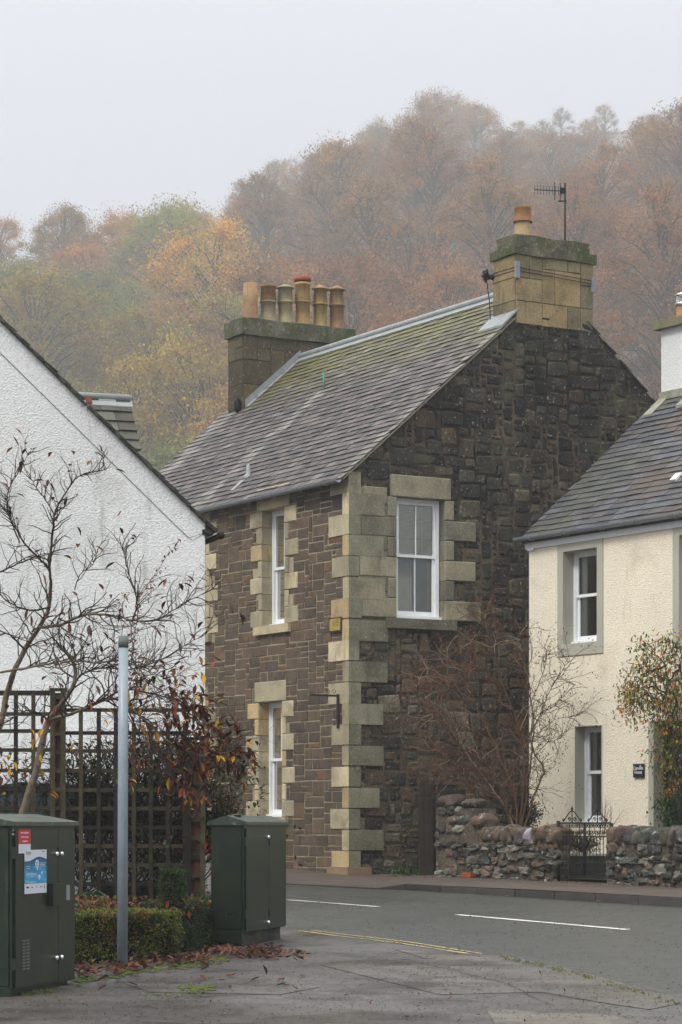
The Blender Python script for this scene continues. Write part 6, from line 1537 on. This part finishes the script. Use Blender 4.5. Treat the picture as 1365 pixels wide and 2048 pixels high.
# ------------------------------------------------------------------ WOODLAND on the hillside, deep in the mist
def tree_proto(seed, H, Rr, clumps, per, leaf_s, crown_lo=.32, bare=0.0, twigs=0, sq=1.0):
    """returns (trunk mesh builder, crown mesh builder) around the origin"""
    R = random.Random(seed); tm = MB(); lm = MB(); tm.col = (1,1,1)
    npr = np.random.RandomState(seed)
    z0 = H*crown_lo; cz = (z0+H)/2; rz = (H-z0)/2
    bend = Vector((R.uniform(-.06,.06), R.uniform(-.06,.06), 0))
    trunk = [Vector((bend.x*H*t*t+.12*math.sin(t*7+seed), bend.y*H*t*t, H*.86*t)) for t in np.linspace(0, 1, 10)]
    tm.tube(trunk, [.30*(1-.8*t)+.02 for t in np.linspace(0, 1, 10)], 6, cap=False)
    for c in range(clumps):
        while True:
            v = Vector((R.uniform(-1,1), R.uniform(-1,1), R.uniform(-1,1)))
            if .35 < v.length < 1: break
        v = v.normalized()*(v.length**.5)
        zf = v.z; wid = (1-.35*max(0, zf))*(1-.25*max(0,-zf))
        cpt = Vector((v.x*Rr*wid, v.y*Rr*wid, cz+zf*rz*.93))*1.0
        cr = Rr*R.uniform(.14,.30)
        cpt.x += bend.x*H*.6; cpt.y += bend.y*H*.6
        t = max(.25, min(.98, (cpt.z-Rr*.55)/(H*.86))); i = t*9; b = trunk[int(i)].lerp(trunk[min(9, int(i)+1)], i-int(i)); mid = b.lerp(cpt, .55)+Vector((0,0,.10*(cpt-b).length))+rvec(R)*.3
        tm.tube([b, b.lerp(mid,.5)+rvec(R)*.12, mid, mid.lerp(cpt,.6)+rvec(R)*.2, cpt], [.075,.06,.045,.03,.014], 4, cap=False)
        for k in range(5+twigs):
            e = cpt+rvec(R)*cr*R.uniform(.7,1.25)+Vector((0,0,.3 if twigs else 0)); q = mid.lerp(cpt, R.uniform(.3,1)); tm.tube([q, q.lerp(e,.5)+rvec(R)*.15, e], [.022,.016,.008], 3, cap=False)
        n = int(per*R.uniform(.6,1.3)*(1-bare))
        if n <= 0: continue
        # leaf sprays on the shell of the clump, more above than below
        D = npr.normal(size=(n,3)); D /= np.linalg.norm(D, axis=1)[:,None]; D[:,2] = D[:,2]*.8+.12
        rr = cr*np.minimum(np.abs(npr.normal(size=n)), 1.7)*.85; C = np.array(cpt)+D*rr[:,None]*np.array([1,1,.9])
        C += npr.normal(size=(n,3))*.06
        a = npr.normal(size=(n,3)); a /= np.linalg.norm(a, axis=1)[:,None]; bb = np.cross(a, npr.normal(size=(n,3))); bb /= np.linalg.norm(bb, axis=1)[:,None]
        s_ = leaf_s*(.5+npr.rand(n))
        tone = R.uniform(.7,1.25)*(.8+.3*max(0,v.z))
        hue = R.uniform(-.14,.14)
        for k in range(n):
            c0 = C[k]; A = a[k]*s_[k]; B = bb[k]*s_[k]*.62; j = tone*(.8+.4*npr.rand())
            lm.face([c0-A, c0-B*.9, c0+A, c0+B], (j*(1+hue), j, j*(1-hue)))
    return tm, lm
protos = []
PH = bpy.data.objects
specs = [(101,17,4.8,90,400,.085,.26,0,0), (102,20,4.3,86,360,.082,.34,.08,1), (103,16,5.2,92,400,.085,.22,0,0), (104,22,4.0,76,330,.08,.42,.25,3), (105,19,5.0,60,120,.08,.38,.3,8), (106,15,4.5,80,400,.085,.16,0,0), (107,23,4.4,80,330,.08,.38,.3,3)]
made = {}
for sp in specs:
    tm, lm = tree_proto(*sp[:6], crown_lo=sp[6], bare=sp[7], twigs=sp[8]); made[sp[0]] = (tm, lm, sp[1])
proto_mesh = {}
def woodland_tree(k, loc, s_, rot, col, label, group):
    root = thing('woodland_tree', loc, label, 'tree', group); root.rotation_euler = (0,0,rot); root.scale = (s_, s_, s_)
    if k not in proto_mesh:
        a = made[k][0].build('trunk', m_far_bark); b = made[k][1].build('crown', m_far_leaf); proto_mesh[k] = (a.data, b.data)
        bpy.data.objects.remove(a); bpy.data.objects.remove(b)
    for nm, me in zip(('trunk','crown'), proto_mesh[k]):
        o = bpy.data.objects.new(nm, me); COL.objects.link(o); o.parent = root; o.color = (*col, 1)
    return root
R = random.Random(2024)
RUS = [(150,100,66),(160,104,62),(134,94,70),(150,110,80),(140,90,60),(164,116,72)]
BRN = [(138,108,92),(128,100,88),(146,116,98)]
YEL = [(184,156,58),(148,146,54),(190,148,54),(128,136,54),(166,142,52),(108,124,52)]
ORA = [(178,120,66),(166,106,62),(158,124,72)]
def topline(px):
    """row of the wood's upper outline in the photograph"""
    pts = [(-300,440),(0,440),(40,385),(100,368),(150,400),(190,430),(240,400),(290,420),(350,392),(400,405),(470,395),(520,345),(570,300),(640,300),(700,250),(770,222),(820,250),(870,182),(940,190),(985,225),(1020,262),(1080,238),(1160,240),(1210,238),(1250,262),(1300,232),(1350,205),(1400,190),(1700,200)]
    for i in range(len(pts)-1):
        if pts[i][0] <= px <= pts[i+1][0]:
            t = (px-pts[i][0])/(pts[i+1][0]-pts[i][0]); return pts[i][1]+(pts[i+1][1]-pts[i][1])*t
    return 300
rows = [r*WS for r in (156, 172, 188, 205, 224, 244, 266, 290, 318, 350, 388, 434, 486)]
cnt = 0; used_lab = set()
MARKS = [(-200,'the left edge of the picture'),(90,'the white gable'),(215,'the dormer with the lead ridge'),(330,'the far end of the stone roof'),(480,'the plain pot of the wide chimney'),(585,'the six clay pots'),(680,'the right end of the wide chimney'),(800,'the middle of the slate ridge'),(930,'the upper end of the slate ridge'),(1070,'the single clay pot'),(1153,'the television aerial'),(1260,'the gap beside the stone gable'),(1365,'the white chimney')]
for ri, Y in enumerate(rows):
    x = -.132*Y*1.28+R.uniform(0,6)
    while x < .132*Y*1.28:
        Yt = Y+R.uniform(-10,10); px = CX+x/Yt*F_PX; far = ri/(len(rows)-1)
        if px < 470 and ri > 8: x += 10; continue
        left = px < 480+R.uniform(-60,60)
        if left: pal = (YEL if ri < 5 else YEL+ORA[:2]) if ri < 6 else (YEL+ORA if ri < 7 else RUS+ORA)
        elif px < 1150: pal = RUS+BRN if ri > 4 else RUS+ORA
        else: pal = RUS+ORA+ORA+YEL[:2] if ri < 5 else RUS+ORA
        c = R.choice(pal); col = rgb(c[0]*1.04, c[1], c[2]*.66, .84*R.uniform(.75,1.2))
        if ri == 0: k = 106
        elif left and ri < 7: k = R.choice((101,103,106))
        elif left: k = R.choice((102,104,103))
        elif 480 < px < 720 and ri >= 8: k = R.choice((105,105,104))
        else: k = R.choice((101,102,103,104,107,104,107))
        if R.random() < .05: k = 105
        H = made[k][2]; gzv = hill(x, Yt)-.1; s_ = WS*R.uniform(1.05,1.45)
        lim = CZ+(HY-topline(px)-R.uniform(-6,16))/F_PX*Yt
        sky_ = False
        if ri >= len(rows)-2 or (px < 470 and ri >= 7):
            want = (lim-gzv)/H; s_ = min(2.5, max(1.1, want)); sky_ = True
            if want < .8: x += R.uniform(6,9); continue
            if want > 2.5: gzv = lim-H*2.4; s_ = 2.4
        elif gzv+H*s_ > lim: s_ = (lim-gzv)/H
        if s_ < .9: x += 8; continue
        kind = 'yellow green' if c in YEL else ('pale brown' if c in BRN else ('orange' if c in ORA else 'russet'))
        size = 'broad' if k in (101,103,106) else ('thin half bare' if k in (104,105,107) else 'tall')
        mk = min(MARKS, key=lambda q: abs(q[0]-px))[1]
        lab = None
        if -20 < px < 1385:
            lab = size+' '+kind+(' skyline tree above ' if sky_ else (' front tree behind ' if ri < 3 else (' mid slope tree above ' if ri < 7 else ' upper slope tree above ')))+mk
            if lab in used_lab: lab = None
        grp = kind+' trees of the hillside wood'
        if lab: used_lab.add(lab)
        else: lab = kind+' autumn tree within the misty hillside wood'
        woodland_tree(k, (x, Yt, gzv), s_, R.uniform(0,6.28), col, lab, grp); cnt += 1
        x += R.uniform(5.2, 7.6)*WS*1.2*(1+.1*far)
print('woodland trees', cnt)

# ------------------------------------------------------------------ MIST
HZ = bpy.data.materials.new('mist'); HZ.use_nodes = True; T = HZ.node_tree; T.nodes.clear()
o_ = T.nodes.new('ShaderNodeOutputMaterial'); v_ = T.nodes.new('ShaderNodeVolumePrincipled'); v_.inputs['Color'].default_value = (.97,.98,1,1); v_.inputs['Density'].default_value = .0008; v_.inputs['Anisotropy'].default_value = .2
T.links.new(v_.outputs[0], o_.inputs['Volume'])
m = MB(); m.box(-440, 440, -60, 1000, -3, 330); hz = m.build('haze', HZ); hz['kind'] = 'stuff'; hz['label'] = 'autumn mist thickening over the hillside wood'; hz['category'] = 'mist'
hz.display_type = 'WIRE'
